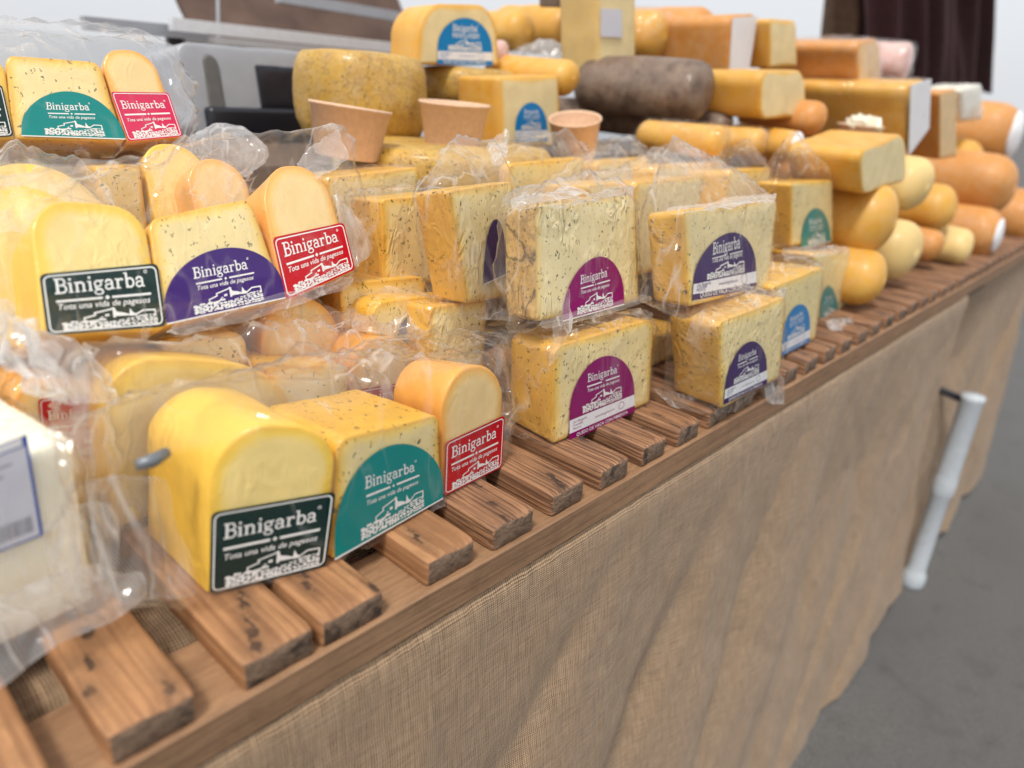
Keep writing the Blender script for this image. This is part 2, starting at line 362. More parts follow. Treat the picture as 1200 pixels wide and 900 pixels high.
def tube(pts, rad, n=10):
    V, F = [], []; L = len(pts)
    for k, p in enumerate(pts):
        t = (pts[min(k+1, L-1)]-pts[max(k-1, 0)]).normalized(); a = t.orthogonal().normalized(); b = t.cross(a)
        r = rad[k] if isinstance(rad, (list, tuple)) else rad
        for i in range(n): V.append(p + a*(r*math.cos(2*math.pi*i/n)) + b*(r*math.sin(2*math.pi*i/n)))
    for k in range(L-1):
        for i in range(n): F.append([k*n+i, k*n+(i+1) % n, (k+1)*n+(i+1) % n, (k+1)*n+i])
    F.append(list(range(n))[::-1]); F.append([(L-1)*n+i for i in range(n)])
    return V, F

# ------------------------------------------------------------------ lettering
def arc(cx, cy, rx, ry, a0, a1, n=10):
    return [(cx+rx*math.cos(R(a0+(a1-a0)*i/n)), cy+ry*math.sin(R(a0+(a1-a0)*i/n))) for i in range(n+1)]
T_, H_ = .135, .085                       # stem and hairline
def serif(x, y, wl=.13, wr=.13): return ([(x-wl, y), (x+wr, y)], H_)
GLYPH = {
 'B': (.72, [([(.17, 0), (.17, 1)], T_+.02), ([(0, .96), (.4, .96)] + arc(.4, .745, .19, .215, 90, -90) + [(.17, .53)], .1), ([(.4, .53)] + arc(.42, .285, .225, .245, 90, -90) + [(0, .04)], .11), ([(.60, .745), (.595, .70)], .13), ([(.645, .30), (.64, .24)], .14)]),
 'i': (.36, [([(.18, 0), (.18, .66)], T_), ([(.02, .62), (.2, .62)], H_), serif(.18, .042), ([(.10, .88), (.24, .88)], .15)]),
 'n': (.76, [([(.18, 0), (.18, .66)], T_), ([(.02, .62), (.2, .62)], H_), serif(.18, .042), ([(.2, .5)] + arc(.37, .46, .19, .16, 150, 0, 9) + [(.56, .04)], .125), serif(.56, .042)]),
 'g': (.66, [(arc(.28, .44, .19, .185, 0, 360, 18), .1), ([(.42, .58), (.50, .63), (.62, .62)], .1), ([(.16, .28), (.11, .2), (.16, .125), (.36, .10), (.5, .06)], .09), (arc(.3, -.10, .235, .155, 50, 310, 16), .085), (arc(.32, -.10, .21, .155, -60, 60, 8), .1)]),
 'a': (.63, [(arc(.27, .45, .18, .185, 160, 0, 9) + [(.45, .05)], .125), (arc(.24, .19, .175, .165, 60, 330, 14), .105), ([(.24, .355), (.45, .37)], .08), ([(.42, .042), (.60, .042)], H_), ([(.06, .50), (.14, .50)], .11)]),
 'r': (.56, [([(.18, 0), (.18, .66)], T_), ([(.02, .62), (.2, .62)], H_), serif(.18, .042, .13, .17), (arc(.42, .42, .22, .2, 160, 80, 7), .11), ([(.42, .57), (.52, .57)], .15)]),
 'b': (.70, [([(.18, 0), (.18, 1)], T_), ([(.02, .96), (.2, .96)], H_), (arc(.38, .33, .215, .285, 140, -140, 16), .12)]),
}
def stroke(path, w, base=0):
    """Polyline of width w as one strip of quads."""
    V, F = [], []; L = len(path)
    closed = L > 4 and abs(path[0][0]-path[-1][0]) + abs(path[0][1]-path[-1][1]) < 1e-6
    for k in range(L):
        p = Vector(path[k])
        a = Vector(path[k-1 if k else (L-2 if closed else 0)]); b = Vector(path[k+1 if k < L-1 else (1 if closed else L-1)])
        d1 = (p-a); d2 = (b-p)
        d = (d1.normalized() if d1.length else Vector((0, 0))) + (d2.normalized() if d2.length else Vector((0, 0)))
        d.normalize(); nn = Vector((-d.y, d.x))
        s = 1
        if d1.length and d2.length:
            cs = max(.5, nn.dot(Vector((-d1.y, d1.x)).normalized())); s = 1/cs
        V += [p+nn*(w/2*s), p-nn*(w/2*s)]
    for k in range(L-1): F.append([2*k, 2*k+1, 2*k+3, 2*k+2])
    return V, F
class Print:
    """Collects flat shapes in label metres with a layer number each."""
    def __init__(s): s.items = []        # (verts2d, faces, material, layer)
    def poly(s, pts, mat, layer): s.items.append(([Vector(p) for p in pts], [list(range(len(pts)))], mat, layer))
    def raw(s, V, F, mat, layer): s.items.append((V, F, mat, layer))
    def word(s, text, x, y, wd, mat, layer, slant=0.0):
        tw = sum(GLYPH[c][0] for c in text); k = wd/tw; cx = x
        l = layer
        for c in text:
            adv, st = GLYPH[c]
            for i, (pth, sw) in enumerate(st):
                V, F = stroke(pth, sw)
                s.raw([Vector((cx+v.x*k+v.y*k*slant, y+v.y*k)) for v in V], F, mat, l + i*.04)
            cx += adv*k
        s.raw(*[(lambda V, F: ([Vector((cx+.10*k+v.x*k, y+.95*k+v.y*k)) for v in V], F))(*stroke(arc(0, 0, .09, .09, 0, 360, 12), .045))][0], mat, l)
        return k
    def text(s, text, x, y, wd, mat, layer, slant=0.22, bold=.012, wob=0.0):
        V, F = text_mesh(text, bold)
        x0 = min(v[0] for v in V); x1 = max(v[0] for v in V); k = wd/(x1-x0)
        s.raw([Vector((x+(v[0]-x0)*k+v[1]*k*slant, y+v[1]*k)) for v in V], F, mat, layer)
_txt = {}
def text_mesh(t, bold):
    if t in _txt: return _txt[t]
    cu = bpy.data.curves.new('lettering', 'FONT'); cu.body = t; cu.size = 1; cu.resolution_u = 2; cu.offset = bold
    o = bpy.data.objects.new('lettering', cu); COL.objects.link(o)
    dg = bpy.context.evaluated_depsgraph_get(); dg.update()
    me = bpy.data.meshes.new_from_object(o.evaluated_get(dg))
    r = ([(v.co.x, v.co.y) for v in me.vertices], [list(p.vertices) for p in me.polygons])
    bpy.data.objects.remove(o); bpy.data.curves.remove(cu); bpy.data.meshes.remove(me)
    _txt[t] = r; return r
def skyline(pr, x, y, w, mat, layer, seed=1, hgt=None):
    """The white drawing of farm houses above a dry-stone wall."""
    rnd = random.Random(seed); k = w; kh = (hgt or .53*w)/.53
    def st(path, lw=.016, l=0): 
        V, F = stroke([(x+p[0]*k, y+p[1]*kh) for p in path], lw*k); pr.raw(V, F, mat, layer+l)
    def pg(pts, l=0): pr.poly([(x+p[0]*k, y+p[1]*kh) for p in pts], mat, layer+l)
    st([(.22, .17), (.215, .30), (.33, .355), (.325, .41), (.50, .475), (.53, .51)], .017, .1)
    st([(.76, .29), (.85, .385), (.98, .375), (.985, .22)], .018, .1)
    pg([(.53, .50), (.56, .40), (.63, .365), (.70, .31), (.70, .28), (.53, .29)], .2)
    pg([(.69, .30), (.705, .46), (.735, .35), (.77, .31), (.77, .27), (.69, .27)], .3)
    st([(.53, .50), (.53, .26)], .03, .4)
    pg([(.43, .30), (.475, .305), (.475, .36), (.43, .355)], .2)
    pg([(.385, .27), (.41, .27), (.41, .30), (.385, .30)], .2)
    n = 20
    for r_ in range(6):                                   # the wall's stones
        for i in range(n):
            cx = (i+.5+rnd.uniform(-.3, .3))/n; top = .145+.12*cx+.03*math.sin(cx*9)
            cy = top*(r_+.5)/6 + rnd.uniform(-.008, .008)
            a0 = rnd.uniform(0, 360); rr = rnd.uniform(.019, .032); nn = rnd.choice((4, 5, 5, 6))
            pg([(cx+rr*rnd.uniform(.75, 1.35)*math.cos(R(a0+360*j/nn)), cy+rr*.8*rnd.uniform(.7, 1.2)*math.sin(R(a0+360*j/nn))) for j in range(nn)], .5+.02*((i+r_*3) % 7))
    for i in range(12):                                   # bushes along the left
        cx = .02+.036*i; cy = .16+.06*rnd.random()+.03*(i > 6); rr = rnd.uniform(.018, .034); a0 = rnd.uniform(0, 90)
        pg([(cx+rr*math.cos(R(a0+72*j))*rnd.uniform(.7, 1.2), cy+rr*math.sin(R(a0+72*j))*rnd.uniform(.8, 1.5)) for j in range(5)], .8+.02*(i % 5))

def label(part, quad, style, ink, n, lift=.0016, detail=2, mast=None):
    """Printed sticker on a face; quad = TL, TR, BR, BL in the world, n = the face's outward normal."""
    w = ((quad[1]-quad[0]).length + (quad[2]-quad[3]).length)/2
    h = ((quad[0]-quad[3]).length + (quad[1]-quad[2]).length)/2
    pr = Print(); im = 'ink_'+ink
    if style == 'rect':
        r = .05*w; b = []
        for cx, cy, a in ((w-r, h-r, 0), (r, h-r, 90), (r, r, 180), (w-r, r, 270)): b += arc(cx, cy, r, r, a, a+90, 4)
        pr.poly(b, im, 0)
        i = .028*w; fr = [(i+(p[0])*(w-2*i)/w, i+(p[1])*(h-2*i)/h) for p in b]
        V, F = stroke(fr+[fr[0]], .013*w); pr.raw(V, F, 'print', 1)
        if detail:
            pr.word('Binigarba', .10*w, .655*h, .76*w, 'print', 1)
            pr.poly([(.10*w, .515*h), (.475*w, .515*h), (.475*w, .55*h), (.10*w, .55*h)], 'print', 1)
            pr.poly([(.555*w, .515*h), (.90*w, .515*h), (.90*w, .55*h), (.555*w, .55*h)], 'print', 1)
            pr.poly([(.515*w-.022*w, .533*h), (.515*w, .533*h-.022*w), (.515*w+.022*w, .533*h), (.515*w, .533*h+.022*w)], 'print', 1)
            pr.text('Tota una vida de pagesos', .10*w, .395*h, .78*w, 'print', 1)
            skyline(pr, .13*w, .045*h, .80*w, 'print', 1, 1, .33*h)
    else:
        b0 = .22 if style == 'moon' else .38
        b = [(0, 0), (w, 0)] + [(w*(.5+.5*math.cos(R(t))), h*(b0+(1-b0)*math.sin(R(t)))) for t in range(0, 181, 6)]
        pr.poly(b, im, 0)
        if style == 'moon':
            if detail:
                pr.word('Binigarba', .25*w, .60*h, .46*w, 'print', 1)
                pr.poly([(.26*w, .505*h), (.475*w, .505*h), (.475*w, .53*h), (.26*w, .53*h)], 'print', 1)
                pr.poly([(.535*w, .505*h), (.755*w, .505*h), (.755*w, .53*h), (.535*w, .53*h)], 'print', 1)
                pr.poly([(.505*w-.012*w, .517*h), (.505*w, .517*h-.012*w), (.505*w+.012*w, .517*h), (.505*w, .517*h+.012*w)], 'print', 1)
                pr.text('Tota una vida de pagesos', .26*w, .415*h, .48*w, 'print', 1)
                skyline(pr, .22*w, .05*h, .58*w, 'print', 1, 1, .33*h)
            pr.poly([(.0, 0), (w, 0), (w, .022*h), (0, .022*h)], 'print', .6)
        else:
            pr.poly([(.002*w, .105*h), (.998*w, .105*h), (.998*w, .285*h), (.002*w, .285*h)], 'white', .6)
            if detail:
                pr.word('Binigarba', .26*w, .715*h, .46*w, 'print', 1)
                pr.poly([(.25*w, .645*h), (.475*w, .645*h), (.475*w, .665*h), (.25*w, .665*h)], 'print', 1)
                pr.poly([(.535*w, .645*h), (.76*w, .645*h), (.76*w, .665*h), (.535*w, .665*h)], 'print', 1)
                pr.text('Tota una vida de pagesos', .25*w, .58*h, .50*w, 'print', 1)
                skyline(pr, .19*w, .31*h, .60*w, 'print', 1, 1, .245*h)
                pr.text('www.binigarba.com', .37*w, .175*h, .30*w, im, 1.2, 0, .0)
                for q in range(3): pr.text(('Lloc Binigarba', 'Ciutadella', 'Menorca')[q], .05*w, (.225-.045*q)*h, (.2, .14, .12)[q]*w, im, 1.2, 0, .0)
                V, F = stroke(arc(.78*w, .2*h, .045*w, .04*w, 0, 360, 14), .006*w); pr.raw(V, F, im, 1.2)
                pr.text('QUESO DE VACA CON PIMIENTA', .10*w, .028*h, .78*w, 'print', 1, 0, .01)
    mats = []; V, F, FM = [], [], []
    for vs, fs, m, l in pr.items:
        if m not in mats: mats.append(m)
        o = len(V)
        for v in vs: V.append(bil(quad, v.x/w, v.y/h) + n*(lift + .0002*l))
        F += [[i+o for i in f] for f in fs]; FM += [mats.index(m)]*len(fs)
    return mesh('label', V, F, mats, part, FM, smooth=False)

# ------------------------------------------------------------------ cheese builders
def outline(w, h, r, arch=0.0, N=9):
    """Rounded rectangle, counter-clockwise from the bottom right; r = TL, TR, BR, BL radii in metres."""
    tl, tr, br, bl = r; pts = []
    for cx, cy, a, q in ((w-br, br, 270, br), (w-tr, h-tr, 0, tr), (tl, h-tl, 90, tl), (bl, bl, 180, bl)):
        pts += arc(cx, cy, q, q, a, a+90, N)
    out = []
    for i, p in enumerate(pts):                           # denser straight runs
        out.append(p); q = pts[(i+1) % len(pts)]; L = math.hypot(q[0]-p[0], q[1]-p[1]); m = int(L/.012)
        for k in range(1, m): out.append((p[0]+(q[0]-p[0])*k/m, p[1]+(q[1]-p[1])*k/m))
    if arch: out = [(x, y + arch*(y/h)*math.sin(math.pi*min(1, max(0, x/w)))) for x, y in out]
    return out
def wedge(name, quad, dep, r, mat, parent, dvec=None, taper=.9, arch=0.0, bev=.0035, bulge=.0, seed=0, rag=.018):
    """A piece of cheese: flat cut face on the quad, rind round the sides, going back dep metres."""
    w = ((quad[1]-quad[0]).length + (quad[2]-quad[3]).length)/2
    h = ((quad[0]-quad[3]).length + (quad[1]-quad[2]).length)/2
    n = (quad[2]-quad[3]).cross(quad[0]-quad[3]).normalized()
    back = (dvec or -n).normalized()
    ol = outline(w, h, [x*min(w, h) for x in r], arch)
    cx, cy = w/2, h/2
    ol = [(x+(x-cx)*rag*noise.noise(Vector((x*11+seed, y*11, 1))), y+(y-cy)*rag*noise.noise(Vector((x*11, y*11+seed, 5)))) for x, y in ol]
    def inset(e): 
        o = []
        for x, y in ol:
            d = math.hypot(x-cx, y-cy); k = max(.02, 1-e/d); o.append((cx+(x-cx)*k, cy+(y-cy)*k))
        return o
    m = min(w, h)
    rings = [(inset(m*.47), 0, 0.0), (inset(m*.3), 0, 0.0), (inset(m*.18), 0, .0), (inset(min(.013, m*.14)), 0.0002, .22), (inset(min(.008, m*.09)), .0006, .5), (inset(bev), .0014, .85), (inset(bev*.3), bev*.5, 1.0)]
    for k in range(8):
        t = k/7; s = 1+(taper-1)*t
        rings.append(([(cx+(x-cx)*s*(1+bulge*math.sin(math.pi*t)), y*s*(1+bulge*math.sin(math.pi*t))) for x, y in ol], bev+(dep-2*bev)*t, 1.0))
    rings.append(([(cx+(x-cx)*(taper-.03), y*(taper-.02)+.0005) for x, y in ol], dep, 1.0))
    V, A, F = [], [], []; N = len(ol)
    for pts, d, a in rings:
        for x, y in pts:
            p = bil(quad, x/w, y/h) + back*d
            if d > bev: p = p + noise.noise_vector(p*22+Vector((seed, 0, 0)))*.0014 + noise.noise_vector(p*70)*.0007
            else: p = p + n*(noise.noise(p*45)*.0007)
            V.append(p); A.append(a)
    for j in range(len(rings)-1):
        for i in range(N): F.append([j*N+i, j*N+(i+1) % N, (j+1)*N+(i+1) % N, (j+1)*N+i])
    F.append(list(range(N))[::-1]); F.append([(len(rings)-1)*N+i for i in range(N)])
    o = mesh(name, V, F, mat, parent, attr=A); fix_normals(o)
    o['_n'] = n; return o, n, V
def face_plane(bl, br, z=None, y=None, lean=0.0, yaw=None):
    """Plane of a front face from its two bottom pixels (both at height z), leaning back by lean degrees."""
    if z is not None:
        a = P(*bl, z=z); b = P(*br, z=z)
        d = (b-a); d.z = 0; d.normalize()
    else:
        a = P(*bl, y=y); d = Vector((1, 0, 0))
    if yaw is not None: d = Vector((math.cos(R(yaw)), math.sin(R(yaw)), 0))
    up = Vector((-d.y, d.x, 0))*math.sin(R(lean)) + Vector((0, 0, 1))*math.cos(R(lean))
    return a, d.cross(up).normalized()
def quad_on(px, plane): return [onplane(p, *plane) for p in px]
def convex(pts):
    bm = bmesh.new()
    for p in pts: bm.verts.new(p)
    bmesh.ops.convex_hull(bm, input=bm.verts[:])
    t = BVHTree.FromBMesh(bm); bm.free(); return t
def shell(root, pts, mat='film', inflate=.004, wr=.0035, seed=0, sub=5, stretch=None):
    """Clear bag drawn tight round the pieces: their hull, puffed out a little and creased."""
    c = sum(pts, Vector())/len(pts); t = convex(pts)
    bm = bmesh.new(); bmesh.ops.create_icosphere(bm, subdivisions=sub, radius=1)
    ext = Vector((max(abs((p-c)[i]) for p in pts) for i in range(3)))
    V = []
    for v in bm.verts:
        d = Vector((v.co.x*ext.x, v.co.y*ext.y, v.co.z*ext.z)).normalized()
        h, nn, _, dist = t.ray_cast(c, d)
        p = h if h is not None else c+d*.05
        q = Vector((p.x*16+p.z*5+seed*3.3, p.y*12, p.z*9))
        p = p + d*(inflate + wr*max(0, ridge(q, 2))**2*1.3)
        V.append(p)
    bm.verts.index_update(); F = [[x.index for x in f.verts] for f in bm.faces]; bm.free()
    return mesh('plastic_wrap', V, F, mat, root)
def tent(root, pts, peaks, mat='bagfilm', inflate=.0035, wr=.012, seed=0, sub=5, front=None, name='plastic_wrap'):
    """Loose clear bag: drawn tight over the front faces, tented and creased out to its gathered ends."""
    c = sum(pts, Vector())/len(pts); t = convex(list(pts)+list(peaks))
    bm = bmesh.new(); bmesh.ops.create_icosphere(bm, subdivisions=sub, radius=1)
    allp = list(pts)+list(peaks); ext = Vector((max(abs((p-c)[i]) for p in allp) for i in range(3)))
    V = []; TG = []
    for v in bm.verts:
        d = Vector((v.co.x*ext.x, v.co.y*ext.y, v.co.z*ext.z)).normalized()
        h, nn, _, dist = t.ray_cast(c, d)
        p = h if h is not None else c+d*.05
        k = 1.0
        if front is not None and nn is not None: k = 1-.93*max(0, min(1, (abs(nn.dot(front))-.55)/.35))
        TG.append(1-k); near = min([((p-q).length) for q in peaks] or [1]); g = math.exp(-near/.06)
        wob = noise.noise_vector(p*7+Vector((seed, 0, 0)))*.5
        q1 = Vector((p.x*13+p.z*6+seed*3.3, p.y*10+wob.x, p.z*6+p.x*3+wob.y))
        a = max(0, ridge(q1, 2))**2*1.2 + .5*max(0, ridge(q1*2.3, 1))**3 + .5*noise.noise(p*15+wob)
        V.append(p + d*(inflate + wr*k*(a-.25*(1-k))) + noise.noise_vector(p*34)*(.006*g))
    bm.verts.index_update(); F = [[x.index for x in f.verts] for f in bm.faces]; bm.free()
    return mesh(name, V, F, mat, root, tight=TG)
def sheet(root, q, mat='loose', amp=.008, seed=0, nu=44, nv=36, sag=0.0, fold=1.0, name='bag_flap', gather=None, curl=0.0):
    """A loose, crumpled piece of the bag. q = TL, TR, BR, BL in the world."""
    n = (q[1]-q[0]).cross(q[3]-q[0]).normalized(); size = ((q[1]-q[0]).length+(q[0]-q[3]).length)/2
    def f(u, v):
        a_, b_ = 2*u-1, 2*v-1                              # rounded outline
        p = bil(q, .5+.5*a_*math.sqrt(1-.25*b_*b_), .5+.5*b_*math.sqrt(1-.25*a_*a_))
        if gather is not None:                            # pleats running to a pinched end
            k = (1-v); 
        s = Vector((u*2.6*fold + .5*noise.noise(Vector((v*1.7, u, seed))), v*.55, seed*2.7))
        a = ridge(s*1.2, 2) + .45*noise.noise(s*2.3)
        e = noise.noise_vector(Vector((u*2.6, v*2.6, seed*1.9+3)))
        p = p + n*(amp*(a-.2)) + Vector((0, 0, -sag*4*u*(1-u)*v)) + e*amp*.9
        if curl: p = p + n*(curl*math.sin(math.pi*v))
        return p
    V, F = grid(f, nu, nv)
    ed = [1.0 if (i in (0, nu) or j in (0, nv)) else (.35 if (i in (1, nu-1) or j in (1, nv-1)) else 0.0) for j in range(nv+1) for i in range(nu+1)]
    return mesh(name, V, F, mat, root, attr=ed)

PACKGROUP = 'mixed three-cheese packs'
def trio(root_px, z, label_, specs, plane, dep=.1, group=None):
    root = empty('cheese_pack', P(*root_px, z=z), label_, 'cheese pack', group)
    allp = []
    for i, s in enumerate(specs):
        pl_ = s.get('plane', plane); q = quad_on(s['face'], pl_)
        o, n, V = wedge('cheese_wedge', q, s.get('dep', dep), s['r'], s['mat'], root, taper=s.get('taper', .93), arch=s.get('arch', 0), seed=i*3+len(label_), dvec=s.get('dvec'))
        if 'label' in s: tag(o, s['label'])
        allp += V
        if 'lab' in s: label(o, quad_on(s['lab'], pl_), s['style'], s['ink'], n)
    return root, allp

# ================================================================== SETTING
GZ = -1.28
gv, gf = grid(lambda u, v: Vector((-600+1200*u, -600+1200*v, GZ)), 40, 40)
tag(mesh('ground', gv, gf, 'asphalt', smooth=False), kind='structure')

# white sheeting that closes the stall off at the back
def tarp_pt(u, v):
    x = -12+34*u
    return Vector((x, 6.0+.05*math.sin(x*2.1)+.04*noise.noise(Vector((x*1.3, v*2, 0))), GZ+.005+(1.28+.56)*v))
V, F = grid(tarp_pt, 120, 14)
t0 = tag(mesh('tarpaulin', V, F, 'tarp'), 'white tarpaulin wall far behind the cheese stall', 'tarpaulin')

# ------------------------------------------------------------------ table, rack and cloth
table = empty('trestle_table', (2.0, .55, GZ), 'trestle table under the burlap with one pale metal leg showing', 'table')
mesh('tabletop', *boxm(2.0, .58, -.097, 4.6, 1.12, .03), 'riser', table)
def leg_mesh(x, y):
    prof = [(.0, 0), (.040, 0), (.043, .008), (.043, .05), (.036, .065), (.033, .08), (.033, .40), (.038, .41), (.040, .43), (.040, .47), (.037, .49), (.037, .50), (.037, .79), (.039, .795), (.039, .808), (.0, .812)]
    return lathe(Vector((x, y, GZ)), prof, 26)
lx = (3.0, -.066)
leg = mesh('leg', *leg_mesh(*lx), 'legpaint', table)
mesh('leg_bracket', *tube([Vector((lx[0], lx[1]+.01, GZ+.78)), Vector((lx[0]+.03, lx[1]+.20, GZ+.80)), Vector((lx[0]+.04, .40, -.113))], .014), 'darkplastic', table)
for p in ((.1, .12), (.1, 1.05), (3.0, 1.05)):
    mesh('leg', *lathe(Vector((p[0], p[1], GZ)), [(0, 0), (.045, 0), (.045, .06), (.03, .09), (.03, 1.16), (0, 1.165)], 16), 'legpaint', table)

rack = empty('slatted_rack', (2.0, 0, -.03), 'brown wooden slatted rack lying along the edge of the burlap table', 'rack')
def slat_mesh(seed, mat):
    n = 7; rnd = random.Random(seed); L = .98; W, T = .0633, .0300; c = .0028
    prof = []
    for sx, sy in ((1, -1), (1, 1), (-1, 1), (-1, -1)):
        for k in range(4):
            a = {(1, -1): 270, (1, 1): 0, (-1, 1): 90, (-1, -1): 180}[(sx, sy)]+30*k
            prof.append((sx*(W/2-c)+c*math.cos(R(a)), -T/2+sy*(T/2-c)+c*math.sin(R(a))))
    pp = []
    for i, p in enumerate(prof):
        q = prof[(i+1) % 16]; pp.append(p); m = int(math.hypot(q[0]-p[0], q[1]-p[1])/.009)
        for k in range(1, m): pp.append((p[0]+(q[0]-p[0])*k/m, p[1]+(q[1]-p[1])*k/m))
    N = len(pp); ys = [.0, .0012, .004, .01, .02] + [.02+(L-.02)*k/22 for k in range(1, 23)]
    V, F = [], []
    chip = rnd.uniform(-.02, .02), rnd.uniform(.0, .006)
    for j, y in enumerate(ys):
        ins = (.0026, .0012, .0004, 0, 0)[j] if j < 5 else 0
        for x, z in pp:
            k = 1-ins/(W/2); kz = 1-ins/(T/2)
            v = Vector((x*k, y, -T/2+(z+T/2)*kz))
            g = noise.noise(Vector((x*140+seed*7, y*2.2, 3)))
            v.z += (g*.0006 if z > -.004 else 0) + .0008*noise.noise(Vector((seed, y*6, x*20)))
            v.x += .0007*noise.noise(Vector((seed+5, y*7, z*40)))
            if j < 4 and z > -.006: v.z -= chip[1]*max(0, 1-abs(x-chip[0])/.022)*(1-j/4)
            if j < 2: v.y += .0014*noise.noise(Vector((x*60, z*60, seed)))
            V.append(v)
    for j in range(len(ys)-1):
        for i in range(N): F.append([j*N+i, j*N+(i+1) % N, (j+1)*N+(i+1) % N, (j+1)*N+i])
    V.append(Vector((0, 0, -T/2))); cI = len(V)-1
    for i in range(N): F.append([i, cI, (i+1) % N])
    F.append([(len(ys)-1)*N+i for i in range(N)])
    o = mesh('slat', V, F, mat, None); fix_normals(o); o.data.set_sharp_from_angle(angle=R(50))
    return o
protos = {('s', k): slat_mesh(k+1, 'slat_smooth') for k in range(3)}
protos.update({('w', k): slat_mesh(k+20, 'slat_worn') for k in range(4)})
used = set()
edges = [(.031, .0941), (.1269, .1899), (.2241, .287), (.3249, .3899), (.3975, .4636), (.5189, .5837), (.6104, .6757), (.7104, .7699), (.802, .8625), (.8972, .9552), (.9863, 1.0453)]
x = 1.0775
while x < 4.25:
    wd = random.uniform(.058, .064); edges.append((x, x+wd)); x += wd + random.uniform(.028, .037)
edges = [(-.16, -.098), (-.065, -.003)] + edges
for i, (a, b) in enumerate(edges):
    key = ('s', i % 3) if i < 8 else ('w', i % 4)
    src = protos[key]
    if key in used: o = src.copy(); COL.objects.link(o)
    else: o = src; used.add(key)
    o.parent = rack; o.location = Vector(((a+b)/2, random.uniform(-.0015, .0015), random.uniform(-.0012, .0))) - rack.location
    o.scale = ((b-a)/.0633, 1, 1); o.rotation_euler = (0, 0, R(random.uniform(-.25, .25)))
def board_mesh(y0, y1, zt, zb, seed):
    def f(u, v):
        a = v*4; k = int(min(3, a)); t = a-k
        c = [(y0, zb), (y0, zt), (y1, zt), (y1, zb), (y0, zb)]
        y = c[k][0]+(c[k+1][0]-c[k][0])*t; z = c[k][1]+(c[k+1][1]-c[k][1])*t
        x = -.25+4.55*u
        return Vector((y, x, z))     # long axis in local Y so that the grain runs along it
    V = []; F = []
    c = .0022; prof = [(y0+c, zb), (y0, zb+c), (y0, zt-c), (y0+c, zt), (y1-c, zt), (y1, zt-c), (y1, zb+c), (y1-c, zb)]
    nx = 180
    for j in range(nx+1):
        x = -.25+4.55*j/nx
        for y, z in prof:
            V.append(Vector((y+.0012*noise.noise(Vector((x*5, z*30, seed))), x, z+.001*noise.noise(Vector((x*4, y*20, seed+4))))))
    for j in range(nx):
        for i in range(8): F.append([j*8+i, j*8+(i+1) % 8, (j+1)*8+(i+1) % 8, (j+1)*8+i])
    F.append(list(range(8))); F.append([nx*8+i for i in range(8)])
    return V, F
def rail_obj(name, y0, y1, zt, zb, seed):
    V, F = board_mesh(y0, y1, zt, zb, seed)
    o = mesh(name, V, F, 'board', None); o.parent = rack
    # local Y runs along world X
    o.matrix_local = Matrix.Translation(-rack.location) @ Matrix(((0, 1, 0, 0), (1, 0, 0, 0), (0, 0, 1, 0), (0, 0, 0, 1)))
    o.data.flip_normals(); fix_normals(o); o.data.set_sharp_from_angle(angle=R(40)); return o
rail_obj('front_board', -.0055, .084, -.0302, -.072, 1)
rail_obj('cross_board', .44, .53, -.0302, -.072, 2)
rail_obj('cross_board', .88, .97, -.0302, -.072, 3)

def cloth(name, x0, x1f, hemf, ytop, bel, label_, seed, nx, nt_, tuck=0.0):
    def f(u, v):
        x1 = x1f(v); x = x0+(x1-x0)*u
        if v < .12001:                                    # the part lying on the table
            t = v/.12; return Vector((x, 1.1+(ytop-1.1)*t, -.0745+.034*min(1, max(0, (1.1+(ytop-1.1)*t-.09)/.03))+.002*noise.noise(Vector((x*6, t*6, seed)))))
        t = (v-.12)/.88; H = hemf(x); s = t*H
        fo = noise.noise(Vector((x*1.7+s*.25, s*.35, seed)))*.036 + noise.noise(Vector((x*4.6+s*.55, s*.4, seed+3)))*.020
        cr = ridge(Vector((x*3.0+s*.6, s*.5, seed+8)), 2)*.016 + ridge(Vector((x*1.7-s*1.3, s*.55+x*.3, seed+15)), 1)*.014
        cr += max(0, ridge(Vector((x*2.4+s*1.7, s*.8-x*.4, seed+21)), 1)-.50)*.034
        cr += max(0, ridge(Vector((x*5.5-s*3.1, s*2.6+x*1.2, seed+31)), 2)-.5)*.008 + .0025*noise.noise(Vector((x*9, s*7, seed)))
        k = min(1, s/.35)
        y = ytop - .004 - bel*(s/1.2)**1.15 + (fo+cr-.010)*k - .004*min(1, s/.03)
        y += tuck*math.exp(-max(0, x-x0)/.22)*min(1, s/.12)
        z = -.078 - s + .006*k*noise.noise(Vector((x*3, s*3, seed+2)))
        return Vector((x, y, max(GZ+.003, z)))
    V, F = grid(f, nx, nt_)
    uv = []
    for j in range(nt_+1):
        for i in range(nx+1):
            v = j/nt_; p = V[j*(nx+1)+i]; uv.append((p.x, (v/.12*1.1 if v < .12 else 1.1 + (v-.12)/.88*1.2)))
    return tag(mesh(name, V, F, 'burlap', uv=uv), label_, 'tablecloth', 'burlap cloths over the stall tables')
cloth('burlap_tablecloth', -.9, lambda v: 2.70 if v < .12 else 2.72-.08*math.sin(math.pi*min(1, (v-.12)*1.3)),
      lambda x: 1.2 if x < 1.9 else 1.2-.12*((x-1.9)/.8)**1.5, -.002, .10, 'long brown burlap cloth hanging in creases in front of the pale leg', 1, 240, 150)
cloth('burlap_tablecloth', 2.62, lambda v: 4.25+.02*math.sin(v*9), lambda x: 1.16, .02, .075, 'second brown burlap cloth hanging behind the pale metal leg', 7, 110, 90, .28)

# stepped risers that carry the back rows
ris = empty('display_riser', (1.6, .8, -.0), 'dark stepped wooden riser under the back rows of cheese', 'display riser')
mesh('lower_step', *boxm(1.75, .57, .06, 3.5, .34, .12), 'riser', ris)
mesh('upper_step', *boxm(1.75, .92, .14, 3.5, .36, .28), 'riser', ris)

# ================================================================== FRONT PACKS
FG = 'clear packs of three labelled cheeses'
